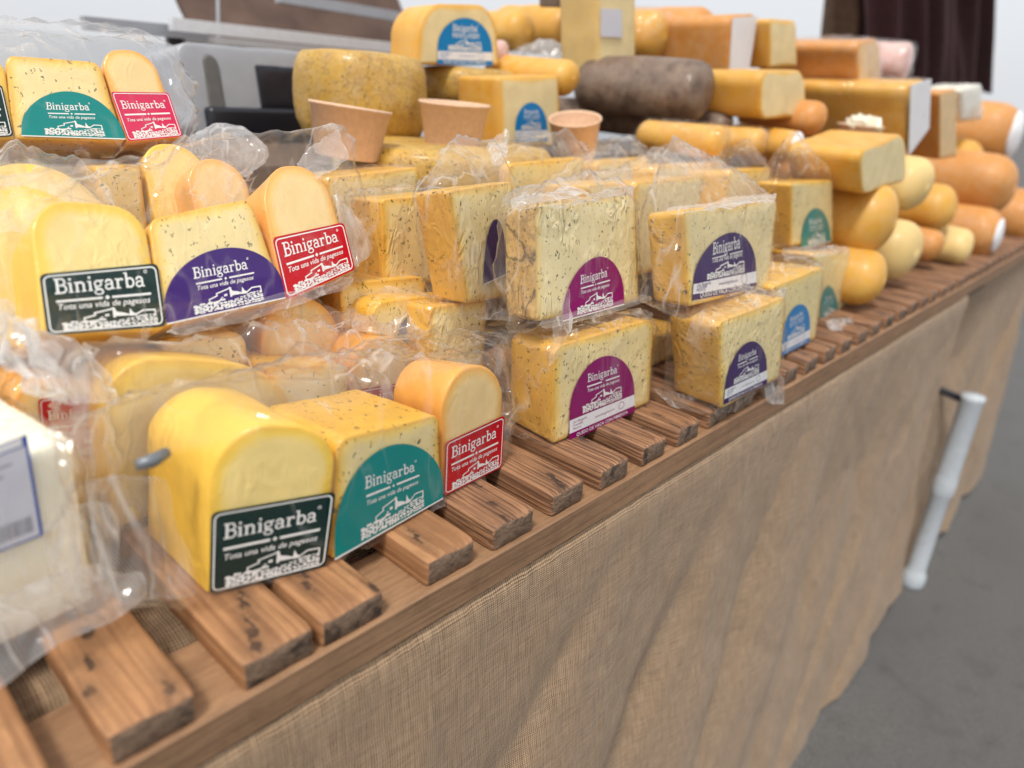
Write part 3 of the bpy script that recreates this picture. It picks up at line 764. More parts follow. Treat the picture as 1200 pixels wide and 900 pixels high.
# --- pack A, on the slats
plA = face_plane((243, 695), (588, 542), z=.002, lean=-3)
rootA, ptsA = trio((420, 640), 0, 'clear pack with dark green, teal and red labels lying on the front slats', [
    dict(plane=face_plane((243, 697), (384, 660), z=.002), face=[(247, 506), (397, 505), (384, 660), (243, 697)], r=(.46, .34, .03, .03), mat='yellow', dep=.125, taper=.97, arch=.006, dvec=P(168, 624, z=.002)-P(243, 697, z=.002),
         lab=[(247, 600), (393, 575), (381.5, 662), (245, 696)], style='rect', ink='green'),
    dict(plane=face_plane((391, 657), (518, 586), z=.002), face=[(396, 516), (516, 486), (518, 586), (391, 657)], r=(.13, .10, .03, .03), mat='herb', dep=.12, taper=.95,
         lab=[(391, 536), (517, 508), (518, 584), (391, 656)], style='moon', ink='teal'),
    dict(plane=face_plane((519.5, 581), (588, 545), z=.002), face=[(518, 438), (591, 430), (588, 545), (519.5, 581)], r=(.46, .42, .03, .03), mat='smoked', dep=.085, taper=.9, arch=.004,
         lab=[(521, 518), (590.5, 486), (587, 547), (519, 581)], style='rect', ink='red'),
], plA, group=FG)
tent(rootA, ptsA, [P(70, 500, y=0.11), P(78, 560, y=0.08), P(120, 712, y=0.075), P(140, 480, y=0.18), P(612, 373, y=0.23), P(575, 380, y=0.25), P(330, 440, y=0.25)], 'bagfilm', .0035, .016, 1, 6, plA[1])
n = plA[1]
def W(*pp): return [P(a, b, y=c) for a, b, c in pp]
sheet(rootA, W((95, 560, .09), (200, 560, .10), (240, 698, .08), (130, 715, .07)), 'loose', .008, 3)
cl = tube([P(160, 545, y=.10), P(178, 540, y=.10), P(196, 530, y=.105)], [.0045, .006, .0045], 10)
mesh('clip', *cl, 'clip', rootA)

# --- pack B, tilted back on top of the packs behind
plB = face_plane((54, 390), (414, 320), z=.205, lean=28)
rootB, ptsB = trio((234, 370), .205, 'tilted clear pack with dark green, purple and red labels on top of other packs', [
    dict(face=[(34, 236), (168, 246), (194, 385), (50, 390)], r=(.30, .26, .03, .03), mat='yellow', dep=.11, arch=.004,
         lab=[(45, 322), (184, 309), (194, 383), (55, 394)], style='rect', ink='green'),
    dict(face=[(174, 256), (294, 232), (335, 350), (193, 382)], r=(.12, .10, .03, .03), mat='herb', dep=.11,
         lab=[(184, 304), (321, 281), (334, 350), (195, 381)], style='moon', ink='purple'),
    dict(face=[(302, 199), (378, 193), (415, 317), (334, 353)], r=(.44, .44, .03, .03), mat='smoked', dep=.11, arch=.002,
         lab=[(318, 279), (402, 261), (415.5, 316), (335, 352.5)], style='rect', ink='red'),
], plB, group=FG)
tent(rootB, ptsB, [P(-30, 225, y=0.3), P(-30, 340, y=0.24), P(398, 147, y=0.41), P(409, 184, y=0.39), P(432, 268, y=0.36), P(120, 225, y=0.4), P(300, 190, y=0.42)], 'bagfilm', .0035, .014, 11, 6, plB[1])
sheet(rootB, W((340, 190, .41), (398, 145, .41), (409, 186, .39), (372, 210, .35)), 'milky', .005, 15)
sheet(rootB, W((385, 220, .37), (432, 262, .36), (438, 300, .33), (415, 315, .31)), 'milky', .006, 16)
sheet(rootB, W((190, 384, .27), (412, 320, .28), (418, 336, .27), (200, 396, .25)), 'loose', .004, 17)

# --- pack C, further back on the left
plC = face_plane((15, 162), (214, 163), z=.34, lean=22)
rootC, ptsC = trio((110, 163), .34, 'clear pack with teal and pinkish red labels on top of the back row at left', [
    dict(face=[(-80, 78), (4, 66), (17, 162), (-80, 166)], r=(.30, .26, .03, .03), mat='yellow', dep=.11,
         lab=[(-75, 105), (2, 100), (16, 160), (-72, 166)], style='rect', ink='green'),
    dict(face=[(6, 64), (117, 72), (147, 165), (15, 162)], r=(.10, .12, .03, .03), mat='herb', dep=.11,
         lab=[(25, 107), (128, 108), (147, 164), (25, 160)], style='moon', ink='teal'),
    dict(face=[(114, 56), (176, 57), (214, 160), (149, 166)], r=(.42, .46, .03, .03), mat='smoked', dep=.11,
         lab=[(129, 108), (197, 109), (214, 160), (150, 166)], style='rect', ink='pinkred'),
], plC, group=FG)
tent(rootC, ptsC, [P(-30, 20, y=0.74), P(110, 28, y=0.74), P(200, 52, y=0.7), P(214, 100, y=0.66)], 'bagfilm', .004, .016, 21, 5, plC[1])

# --- packs lying between A and B, seen from above through their bags
def block(px, y, zb, yaw=0, lean=0):
    """Quad of a front face from its two top pixels, the plane y and the bottom height."""
    tl = P(*px[0], y=y); tr = P(*px[1], y=y)
    d = tr-tl; n = Vector((0, 0, 1))
    k = math.tan(R(lean))
    bl = Vector((tl.x, tl.y-(tl.z-zb)*k, zb)); br = Vector((tr.x, tr.y-(tr.z-zb)*k, zb))
    return [tl, tr, br, bl]
def piece(root, q, dep, r, mat, **k):
    o, n, V = wedge('cheese_wedge', q, dep, r, mat, root, **k); return o, n, V
rD = empty('cheese_pack', P(250, 480, y=.25), 'loose bag of yellow, herb and orange cheeses lying just behind the front pack', 'cheese pack', FG)
D = []
qy = block([(104, 424), (338, 436)], .235, .01); o, n, v = piece(rD, qy, .11, (.42, .40, .03, .03), 'yellow', arch=.008, seed=31); D += v
qh = block([(318, 428), (408, 428)], .24, .01); o, n, v = piece(rD, qh, .11, (.1, .1, .03, .03), 'herb', seed=32); D += v
label(o, [lerp(qh[3], qh[0], .55), lerp(qh[2], qh[1], .55), qh[2], qh[3]], 'moon', 'teal', n)
qo = block([(412, 398), (492, 400)], .25, .01); o, n, v = piece(rD, qo, .085, (.42, .42, .03, .03), 'smoked', arch=.004, seed=33); D += v
label(o, [lerp(qo[3], qo[0], .5), lerp(qo[2], qo[1], .5), qo[2], qo[3]], 'rect', 'red', n)
tent(rD, D, [P(215, 394, y=0.36), P(400, 372, y=0.38), P(505, 392, y=0.3), P(268, 410, y=0.36), P(112, 430, y=0.24)], 'milkbag', .006, .022, 31, 6)

rE = empty('cheese_pack', P(80, 480, y=.2), 'half hidden orange cheese with a red label behind the white block', 'cheese pack', FG)
qe = block([(10, 450), (128, 446)], .285, .02); o, n, v = piece(rE, qe, .11, (.3, .3, .03, .03), 'smoked', seed=35)
pe = (qe[0], n)
label(o, quad_on([(44, 467), (136, 460), (136, 530), (50, 540)], pe), 'rect', 'red', n)
shell(rE, v, 'film', .005, .006, 36)
sheet(rE, W((-20, 330, .27), (60, 395, .27), (110, 480, .19), (10, 420, .18)), 'milky', .015, 37, fold=1.3)
sheet(rE, W((0, 360, .22), (110, 400, .25), (150, 470, .19), (60, 465, .17)), 'milky', .010, 38)

rF = empty('cheese_pack', P(40, 240, y=.40), 'two pale yellow rounded cheeses in one bag at the far left edge', 'cheese pack', FG)
q = block([(-70, 188), (112, 192)], .48, .18, lean=25); o, n, v1 = piece(rF, q, .10, (.5, .5, .03, .03), 'yellow', arch=.0, seed=41)
q = block([(-70, 216), (98, 218)], .42, .17, lean=25); o, n, v2 = piece(rF, q, .05, (.5, .5, .03, .03), 'yellow', arch=.0, seed=42)
shell(rF, v1+v2, 'film', .004, .005, 41)
sheet(rF, W((-20, 165, .52), (90, 172, .52), (150, 245, .38), (-20, 270, .36)), 'loose', .012, 42)

def single(px, y, zb, label_, mat, dep, r, name='wrapped_cheese', lean=0, seed=0, wrap=True, lab=None, arch=0.0, group=None, taper=.93, cat='cheese', mat_film='film', infl=.004, peaks=None):
    q = block(px, y, zb, lean=lean)
    root = empty(name, lerp(q[2], q[3], .5), label_, cat, group)
    o, n, v = wedge('cheese_body', q, dep, r, mat, root, seed=seed, arch=arch, taper=taper)
    if lab:
        a, b, st, ink = lab[:4]
        u0, u1 = a; v0, v1 = b
        label(o, [bil(q, u0, v1), bil(q, u1, v1), bil(q, u1, v0), bil(q, u0, v0)], st, ink, n, detail=lab[4] if len(lab) > 4 else 2)
    if peaks: tent(root, v, W(*peaks), 'bagfilm', infl, .012, seed, 5, n)
    elif wrap: shell(root, v, mat_film, infl, .004, seed, sub=4)
    return root, q, n
SG = 'rounded yellow cheeses behind the tilted pack'
single([(160, 166), (234, 170)], .56, .2, 'round topped pale yellow cheese just below the pinkish red label', 'yellow', .1, (.45, .45, .02, .02), lean=20, seed=43, group=SG)
single([(214, 184), (284, 188)], .50, .2, 'round topped orange cheese above the tilted pack of green and purple labels', 'smoked', .1, (.48, .48, .02, .02), lean=20, seed=44, group=SG)
single([(112, 196), (165, 194)], .54, .2, 'small herb cheese peeping out between yellow rounds on the left', 'herb', .1, (.1, .1, .02, .02), seed=45, group=SG)
single([(303, 350), (398, 352)], .31, .03, 'smoked yellow half round cheese under the right end of the tilted pack', 'smoked', .11, (.5, .5, .02, .02), seed=46, arch=.004)
single([(190, 398), (288, 388)], .30, .03, 'flat herb cheese under the purple label of the tilted pack', 'herbrich', .1, (.12, .2, .02, .02), seed=47)
single([(400, 334), (500, 324)], .32, .03, 'herb cheese lying under the upright herb wedge beside the red label', 'herbrich', .11, (.1, .1, .02, .02), seed=48)
rt, q, n = single([(436, 356), (510, 346)], .27, .03, 'herb cheese in a puffed bag with a purple label half hidden in film', 'herb', .1, (.2, .2, .02, .02), seed=49, lab=((.35, .98), (.5, .86), 'moon', 'violet', 0))
sheet(rt, W((405, 385, .28), (440, 335, .33), (512, 340, .28), (505, 395, .22)), 'loose', .009, 50, fold=1.6)
single([(505, 360), (572, 352)], .22, .03, 'small herb cheese at the foot of the upright bagged wedge', 'herbrich', .1, (.06, .06, .02, .02), seed=51)

# --- the big white block at the left edge
plW = face_plane((-100, 812), (108, 712), z=.006, lean=0)
qW = quad_on([(-110, 590), (84, 512), (112, 704), (-98, 808)], plW)
rW = empty('white_cheese', lerp(qW[2], qW[3], .6), 'large creamy white cheese block with a blue edged barcode label at left', 'cheese')
nW = plW[1]
o, n, v = wedge('cheese_body', qW, .15, (.05, .06, .04, .06), 'fresh', rW, taper=.97, bev=.005, seed=60)
lq = quad_on([(-85, 552), (30, 508), (50, 626), (-78, 676)], plW)
w_ = (lq[1]-lq[0]).length; h_ = (lq[0]-lq[3]).length
pr = Print()
pr.poly([(0, 0), (w_, 0), (w_, h_), (0, h_)], 'blueink', 0)
pr.poly([(.02*w_, .02*h_), (.965*w_, .02*h_), (.965*w_, .90*h_), (.02*w_, .90*h_)], 'paperlabel', .5)
pr.poly([(.03*w_, .915*h_), (.94*w_, .915*h_), (.94*w_, .99*h_), (.03*w_, .99*h_)], 'white', .5)
xx = .55*w_; rnd = random.Random(4)
while xx < .90*w_:
    bw = rnd.choice((.006, .009, .013))*w_; pr.poly([(xx, .08*h_), (xx+bw, .08*h_), (xx+bw, .24*h_), (xx, .24*h_)], 'greyink', 1); xx += bw+rnd.choice((.007, .012))*w_
for k in range(3): pr.poly([(.5*w_, (.78-.09*k)*h_), ((.8-.1*k)*w_, (.78-.09*k)*h_), ((.8-.1*k)*w_, (.795-.09*k)*h_), (.5*w_, (.795-.09*k)*h_)], 'greyink', 1)
mats = []; V, F, FM = [], [], []
for vs, fs, m, l in pr.items:
    if m not in mats: mats.append(m)
    k = len(V); V += [bil(lq, a.x/w_, a.y/h_)+nW*(.0016+.0003*l) for a in vs]; F += [[i+k for i in f] for f in fs]; FM += [mats.index(m)]*len(fs)
mesh('label', V, F, mats, o, FM, smooth=False)
shell(rW, v, 'film', .004, .002, 61)
sheet(rW, W((70, 590, .12), (128, 590, .13), (150, 700, .10), (90, 720, .09)), 'loose', .009, 62)
sheet(rW, W((-60, 700, .09), (120, 660, .12), (190, 690, .11), (-40, 830, .04)), 'milky', .010, 63, fold=1.2)

# ================================================================== SINGLE HERB CHEESES ON THE RIGHT
HG = 'wrapped herb cheeses with half moon labels'
def herb(face, lab, plane, dep, r, mat, ink, style, label_, seed, det=2, taper=.95, infl=.004, wr=.004, film_='film', group=HG, bulge=0.0, peaks=None):
    q = quad_on(face, plane)
    root = empty('herb_cheese', lerp(q[2], q[3], .5), label_, 'cheese', group)
    o, n, v = wedge('cheese_body', q, dep, r, mat, root, seed=seed, taper=taper, bulge=bulge)
    if lab: label(o, quad_on(lab, plane), style, ink, n, detail=det)
    if peaks: tent(root, v, W(*peaks), 'bagfilm', infl, .012, seed, 5, n)
    else: shell(root, v, film_, infl, wr, seed)
    return root, q, n
pl = face_plane((648, 521), (762, 472), z=.002)
r1, q1, n1 = herb([(651, 407), (768, 373), (762, 472), (647.5, 521.5)], [(667, 428), (741, 408), (743, 482), (666, 517)], pl, .085, (.10, .15, .05, .05), 'herbrich', 'magenta', 'arch', 'lower herb cheese with a magenta label standing on the slats', 71, peaks=[(590, 400, .18), (588, 480, .16), (652, 384, .16)])
pl = face_plane((640, 381), (752, 351), z=.163, lean=8, yaw=2)
r2, q2, n2 = herb([(627, 238), (745, 225), (750, 353), (628, 378)], [(662, 312), (728, 292), (730.5, 357), (658, 377)], pl, .055, (.07, .13, .05, .05), 'herbdirty', 'magenta', 'moon', 'upper wrinkled herb cheese with a magenta label and dark crusted side', 72, peaks=[(594, 236, .19), (598, 385, .15), (655, 212, .17), (720, 210, .16)])
pl = face_plane((845, 480), (914, 443), z=.002)
r3, q3, n3 = herb([(843, 379), (923, 347), (914, 443), (845, 480)], [(853, 410), (897, 392), (898, 449), (847, 474)], pl, .085, (.09, .12, .05, .05), 'herbrich', 'violet', 'arch', 'lower herb cheese with a dark purple label near the rack edge', 73, peaks=[(785, 385, .12), (782, 470, .06), (830, 366, .10)])
pl = face_plane((805, 360), (903, 338), z=.163, lean=6, yaw=4)
r4, q4, n4 = herb([(801, 246), (912, 233), (901, 338), (808, 359)], [(815, 284), (883, 264), (886, 338), (810, 352)], pl, .062, (.08, .12, .05, .05), 'herbrich', 'violet', 'arch', 'upper herb cheese with a dark purple label and loose bag above', 74, peaks=[(790, 168, .14), (752, 255, .12), (755, 350, .08), (850, 205, .14), (800, 372, .02)])
pl = face_plane((912, 420), (956, 397), z=.002)
r5, q5, n5 = herb([(908, 336), (967, 312), (956, 397), (912, 419)], [(916, 368), (949, 348), (948, 400), (915, 417)], pl, .10, (.08, .1, .02, .02), 'herb', 'blue', 'arch', 'bagged cheese with a blue label behind the lower purple labelled one', 75, peaks=[(890, 322, .12), (940, 306, .12)])
pl = face_plane((957, 374), (991, 368), z=.002, yaw=3)
r6, q6, n6 = herb([(953, 297), (997, 295), (991, 368), (957, 374)], [(961, 336), (979, 334), (982, 369), (960, 374)], pl, .09, (.06, .06, .02, .02), 'herb', 'teal', 'moon', 'lower teal labelled cheese beside the golden loaves', 76, 1)
pl = face_plane((927, 287), (976, 283), z=.17, yaw=3)
r7, q7, n7 = herb([(928, 215), (976, 211), (977, 283), (927, 288)], [(939, 246), (970, 242), (973, 283), (938, 291)], pl, .075, (.06, .06, .02, .02), 'herb', 'teal', 'moon', 'upper teal labelled cheese beside the golden loaves', 77, 1, peaks=[(928, 152, .16), (905, 225, .14), (965, 190, .14)])
# upright bagged wedge left of the crusted one and its neighbours
a = P(548, 355, y=.20)
d = Vector((math.cos(R(14)), math.sin(R(14)), 0)); up = Vector((0, .05, 1)).normalized(); pl = (a, d.cross(up).normalized())
r8, q8, n8 = herb([(527, 224), (602, 212), (608, 345), (548, 356)], [(566, 262), (592, 252), (592, 322), (566, 334)], pl, .055, (.04, .06, .03, .03), 'herbrich', 'violet', 'moon', 'upright herb wedge in a tall bag with a purple label seen edge on', 78, 0, .96, peaks=[(545, 166, .27), (580, 176, .25), (487, 236, .27), (606, 222, .20), (614, 372, .16)])
single([(449, 234), (524, 226)], .34, .16, 'yellow herb wedge in film left of the tall bagged wedge', 'herbrich', .08, (.05, .05, .02, .02), name='herb_cheese', seed=79, group=HG, peaks=[(424, 228, .40), (425, 320, .36)])
single([(384, 208), (492, 196)], .46, .14, 'herb cheese under the kraft tub at left', 'herbrich', .12, (.06, .06, .02, .02), name='herb_cheese', seed=80, group=HG)
r9, q, n = single([(598, 192), (686, 184)], .40, .14, 'pale herb cheese behind the crusted magenta labelled one', 'herb', .1, (.06, .06, .02, .02), name='herb_cheese', seed=81, group=HG, peaks=[(660, 158, .44), (690, 178, .44)])
r10, q, n = single([(746, 214), (826, 206)], .24, .14, 'yellow herb cheese behind the upper dark purple labelled one', 'herbrich', .1, (.06, .06, .02, .02), name='herb_cheese', seed=82, group=HG, peaks=[(825, 172, .30), (770, 180, .32)])
single([(690, 216), (742, 212)], .27, .14, 'herb cheese between the magenta and dark purple labelled stacks', 'herb', .1, (.06, .06, .02, .02), name='herb_cheese', seed=83, group=HG, peaks=[(715, 170, .33), (735, 182, .32)])
single([(700, 190), (762, 184)], .42, .14, 'herb cheese under the big dark cheese in a peaked bag', 'herb', .1, (.08, .08, .02, .02), name='herb_cheese', seed=85, group=HG, peaks=[(740, 158, .48)])
single([(770, 196), (850, 188)], .36, .14, 'herb cheese in front of the golden loaves under film', 'herb', .1, (.08, .08, .02, .02), name='herb_cheese', seed=86, group=HG, peaks=[(836, 165, .42), (800, 170, .42)])
single([(856, 200), (905, 196)], .26, .14, 'pale herb cheese between purple and teal labelled ones', 'herb', .1, (.08, .08, .02, .02), name='herb_cheese', seed=87, group=HG, peaks=[(880, 165, .32)])
single([(768, 392), (812, 384)], .16, .004, 'shaded herb cheese in the gap behind the lower purple labelled one', 'herbrich', .1, (.06, .06, .02, .02), name='herb_cheese', seed=84, group=HG)
# bag flaps
sheet(r8, W((570, 165, .34), (598, 148, .34), (594, 185, .30), (580, 195, .30)), 'milky', .005, 94)
sheet(r2, W((596, 250, .19), (745, 214, .18), (746, 226, .10), (628, 240, .09)), 'loose', .006, 95, fold=1.8)
sheet(r2, W((598, 232, .19), (660, 216, .19), (700, 222, .14), (605, 250, .14)), 'milky', .006, 96, fold=2)
sheet(r2, W((650, 375, .075), (668, 330, .075), (672, 385, .06), (640, 440, .06)), 'loose', .005, 97)
sheet(r2, W((628, 376, .088), (760, 344, .088), (768, 352, .08), (640, 388, .08)), 'loose', .003, 99)
sheet(r1, W((597, 398, .19), (760, 358, .19), (768, 374, .09), (652, 408, .08)), 'loose', .005, 101, fold=1.6)
sheet(r4, W((768, 246, .13), (905, 222, .13), (912, 234, .03), (802, 247, .025)), 'milky', .005, 104, fold=1.6)
sheet(r3, W((790, 378, .12), (900, 342, .11), (922, 348, .02), (844, 380, .015)), 'milky', .006, 107, fold=1.5)
sheet(r3, W((760, 452, .09), (840, 470, .02), (852, 486, .005), (790, 478, .04)), 'loose', .004, 108)
sheet(r3, W((900, 432, .0), (916, 432, .0), (922, 478, -.012), (898, 470, -.012)), 'milky', .006, 109)
sheet(r5, W((886, 318, .12), (950, 312, .11), (966, 322, .06), (906, 346, .05)), 'milky', .011, 110, fold=1.4)
sheet(r7, W((912, 290, .08), (985, 284, .07), (1000, 296, .05), (920, 304, .06)), 'loose', .006, 112)
sheet(r6, W((965, 376, .06), (1000, 368, .06), (1004, 384, .03), (975, 388, .03)), 'milky', .005, 113)

# ================================================================== BACK ROWS
def lathe_thing(name, parts, loc, label_, cat, group=None):
    r = empty(name, loc, label_, cat, group)
    for nm, vf, m in parts: mesh(nm, *vf, m, r)
    return r
def kraft(cx, cy, y, wpx, hpx, label_, tilt=(0, 0), fill=None):
    c = P(cx, cy, y=y); r = wpx*depth(c)/FPX/2; h = hpx*depth(c)/FPX*1.05
    ax = Vector((tilt[0], tilt[1], 1)).normalized()
    base = c-ax*h
    prof = [(0, 0), (r*.76, 0), (r*.78, .002), (r*.96, h*.93), (r*1.0, h*.94), (r*1.015, h*.97), (r*1.0, h), (r*.95, h*.985), (r*.93, h*.93), (r*.76, h*.12), (0, h*.12)]
    root = empty('kraft_tub', base, label_, 'paper tub', 'kraft paper tubs')
    mesh('tub_body', *lathe(base, prof, 44, ax), 'tub', root)
    if fill: mesh('tub_lid', *lathe(base+ax*h*.955, [(0, 0), (r*.93, 0), (r*.93, .003), (0, .004)], 40, ax), 'tub', root)
    return root, base, r, h, ax
kraft(411, 124, .60, 96, 56, 'left kraft paper tub with lid in front of the mottled wheel', (.1, -.03), fill=True)
kraft(533, 120, .62, 84, 48, 'plain kraft paper tub in front of the yellow wheel below the blue label', (.0, -.03))
kraft(674, 138, .55, 62, 44, 'kraft paper tub tipped sideways beside the blue labelled cut cheese', (-.25, -.1))
rt, base, rr, hh, ax = kraft(1009, 146, .28, 52, 30, 'small kraft tub full of cheese cubes between the far loaves', (0, -.02))
rnd = random.Random(9)
for k in range(16):
    a = rnd.uniform(0, 6.28); q = rr*.75*math.sqrt(rnd.random())
    cc = base+ax*(hh*.95+rnd.uniform(0, .012)) + Vector((q*math.cos(a), q*math.sin(a), 0))
    vv, ff = boxm(0, 0, 0, .030, .03, .03, .003)
    m = Matrix.Rotation(rnd.uniform(0, 3), 3, (rnd.random(), rnd.random(), 1))
    bx = mesh('cheese_cube', [m @ p + cc for p in vv], ff, 'fresh'); tag(bx, 'small pale cheese cube heaped in the kraft tub', 'cheese cube', 'cheese cubes in the tub')

def wheel(cx, cy, y, wpx, hpx, mat, label_, bul=.14, group='whole cheese wheels'):
    c = P(cx, cy, y=y); k = depth(c)/FPX; r = wpx*k/2; h = hpx*k
    b = c-Vector((0, 0, h))
    prof = [(0, 0), (r*.86, 0), (r*.95, h*.04), (r*(1+bul*.3), h*.2)] + [(r*(1+bul*math.sin(math.pi*t)*.6), h*t) for t in (.35, .5, .65)] + [(r*(1+bul*.3), h*.82), (r*.97, h*.95), (r*.9, h*.995), (r*.5, h*1.01), (0, h*1.01)]
    V, F = lathe(b, prof, 64, wob=.03, seed=cx)
    o = mesh('whole_cheese', V, F, mat, None, attr=[1.0]*len(V))
    return tag(o, label_, 'cheese wheel', group)
wheel(424, 62, .86, 146, 92, 'wheel', 'big mottled yellow wheel behind the left kraft tub')
wheel(548, 80, .90, 118, 40, 'wheel', 'flat yellow wheel under the round blue labelled cheese')
wheel(520, 168, .62, 250, 44, 'wheel', 'wide yellow wheel carrying the two kraft tubs', .03)
def cut(face, y, dep, r, mat, label_, lean=0, yaw=0, arch=0.0, lab=None, seed=0, taper=.97, name='cut_cheese', group='cut cheeses in the back rows', wrap=None):
    d = Vector((math.cos(R(yaw)), math.sin(R(yaw)), 0)); a = P(*face[3], y=y)
    up = Vector((-d.y, d.x, 0))*math.sin(R(lean)) + Vector((0, 0, 1))*math.cos(R(lean)); pl = (a, d.cross(up).normalized())
    q = quad_on(face, pl); root = empty(name, lerp(q[2], q[3], .5), label_, 'cheese', group)
    o, n, v = wedge('cheese_body', q, dep, r, mat, root, seed=seed, arch=arch, taper=taper, bev=.006)
    if lab: label(o, quad_on(lab[0], pl), lab[1], lab[2], n, detail=1)
    if wrap: shell(root, v, wrap, .006, .006, seed, sub=4)
    return root, q, n
cut([(494, 4), (582, 6), (586, 77), (488, 76)], .84, .10, (.5, .5, .05, .05), 'loaf', 'half round cheese with a big blue label on the flat yellow wheel', lab=([(513, 20), (575, 22), (577, 77), (512, 75)], 'arch', 'blue'), seed=101)
cut([(585, 90), (656, 88), (658, 172), (587, 173)], .66, .13, (.06, .06, .03, .03), 'loaf', 'creamy cut cheese with a blue label between two kraft tubs', lab=([(604, 120), (640, 120), (641, 165), (603, 166)], 'arch', 'blue'), seed=102)
# golden loaves at the far right, their ends towards the front of the stall
LG = 'whole cheeses stacked at the far end'
def loaf(cx, cy, rpx, y, L, mat, label_, yaw=0, sx=1.08, tilt=0.0, seed=0, cap=None, sq=1.0, film_=None, cat='cheese', name='cheese_loaf', e_=.42):
    c = P(cx, cy, y=y); r = rpx*depth(c)/FPX
    a = Vector((math.sin(R(yaw)), math.cos(R(yaw)), tilt)).normalized()
    e = r*e_*2; prof = []
    for k in range(11):
        t = e*(1-math.cos(math.pi/2*k/10)); prof.append((r*max(.0, 1-(1-t/e)**2.4)**(1/2.2), t))
    m = max(.02, L-2*e)
    for k in range(1, 6): prof.append((r*(1+.015*math.sin(k)), e+m*k/6))
    for k in range(11):
        t = e*(1-math.cos(math.pi/2*(10-k)/10)); prof.append((r*max(.0, 1-(1-t/e)**2.4)**(1/2.2), L-t))
    V, F = lathe(c, prof, 40, a, sx=sx, wob=.03, seed=seed)
    root = empty(name, c+Vector((0, L/2, -r)), label_, cat, LG)
    o = mesh('cheese_body', V, F, mat, root, attr=[1.0]*len(V)); fix_normals(o)
    if cap:
        pc = [(rr_*1.025+.001, h_) for rr_, h_ in prof[:11] if h_ <= e*cap] 
        pc = [(0, -.003)] + [(x_, h_-.003) for x_, h_ in pc] + [(pc[-1][0]*.98, pc[-1][1])]
        mesh('paper_end', *lathe(c, pc, 40, a, sx=sx, wob=.05, seed=seed), 'white', root)
    if film_: shell(root, V, film_, .006, .008, seed, sub=4)
    return root
loaf(1036, 329, 32, .035, .34, 'loaf', 'lowest golden loaf on the slats beside the teal labelled cheese', seed=1)
loaf(1048, 261, 40, .06, .36, 'loaf', 'large golden loaf lying under the cut loaf', seed=2)
loaf(1074, 297, 33, .05, .30, 'pale', 'pale yellow loaf on the slats behind the lowest golden one', seed=3, yaw=12)
loaf(1088, 219, 30, .10, .30, 'pale', 'pale yellow loaf behind the large golden loaf', seed=4, yaw=12)
loaf(1119, 247, 26, .09, .30, 'loaf', 'small golden loaf in the middle of the far stack', seed=5)
loaf(1105, 290, 18, .07, .3, 'orange', 'small brownish loaf between pale loaf and orange one on the slats', seed=6)
loaf(1190, 221, 36, .04, .50, 'orange', 'long orange loaf above the white ended one at far right', seed=7, sx=1.0)
loaf(1174, 277, 28, .015, .40, 'orange', 'orange loaf with a white paper end on the slats at far right', seed=8, cap=.22)
loaf(1196, 160, 36, .16, .55, 'orange', 'big orange cheese with a white paper end at the right edge', seed=9, cap=.3, sx=1.0, yaw=-3)
loaf(965, 139, 19, .30, .22, 'orange', 'small orange loaf behind the pale faced cut loaf', seed=10)
loaf(850, 168, 18, .34, .22, 'loaf', 'golden loaf half under loose film in the middle of the back rows', seed=11, film_='film')
loaf(898, 170, 17, .32, .2, 'loaf', 'golden loaf with film beside the upper teal labelled cheese', seed=12, film_='film')
loaf(940, 172, 17, .29, .2, 'loaf', 'golden loaf with a white end behind the upper teal labelled cheese', seed=13, cap=.6)
loaf(1010, 97, 0.1+24, .50, .3, 'orange', 'orange loaf under the cut orange cheese in the back', seed=14)
loaf(1068, 74, 22, .42, .35, 'pink', 'pink cured meat in clear wrap before the maroon curtain', seed=15, film_='film', cat='cured meat', name='cured_meat', e_=.25)
loaf(834, 108, 33, .46, .34, 'dark', 'big dark brown rustic cheese shining in the back row', seed=16, sx=1.1, yaw=-14)
loaf(858, 150, 18, .44, .55, 'dark', 'dark brown cheese lying under the big dark one', seed=17, yaw=-14)
loaf(672, 90, 20, .66, .26, 'loaf', 'small golden loaf behind the creamy cut cheese', seed=18)
loaf(620, 37, 22, .98, .3, 'loaf', 'golden loaf in the top row right of the round blue label', seed=19)
loaf(676, 34, 26, .96, .3, 'loaf', 'golden loaf in the top row beside the tall pale block', seed=20)
loaf(592, 63, 13, .86, .25, 'pink', 'pink cured sausage tip beside the round blue label', seed=21, cat='cured meat', name='cured_meat')
loaf(780, 42, 28, .74, .3, 'loaf', 'golden loaf in the top row above the big dark cheese', seed=22, film_='film')
loaf(835, 42, 30, .70, .36, 'orange', 'orange loaf in the top row above the big dark cheese', seed=23)
loaf(1222, 258, 30, .0, .35, 'orange', 'orange loaf cut off by the right edge of the picture', seed=31)
loaf(1140, 292, 20, .03, .30, 'pale', 'pale loaf end tucked between orange loaves near the rack edge', seed=32)
loaf(1150, 196, 28, .20, .3, 'loaf', 'golden loaf behind the long orange one', seed=33)
loaf(1000, 210, 30, .22, .3, 'orange', 'orange loaf deep in the stack behind the cut golden one', seed=34)
loaf(880, 112, 22, .52, .3, 'loaf', 'golden loaf end right of the big dark cheese', seed=37)
cut([(1006, 178), (1062, 154), (1063, 212), (1010, 229)], .10, .16, (.30, .38, .25, .2), 'loaf', 'cut golden loaf with pale face on top of the large golden loaf', seed=111)
cut([(891, 83), (944, 82), (946, 138), (890, 140)], .36, .17, (.35, .4, .3, .25), 'loaf', 'cut golden loaf with pale face beside the big dark cheese', seed=112)
cut([(901, 22), (934, 24), (935, 78), (902, 80)], .52, .16, (.12, .2, .05, .05), 'loaf', 'tall cut cheese with pale face in the top row', seed=113)
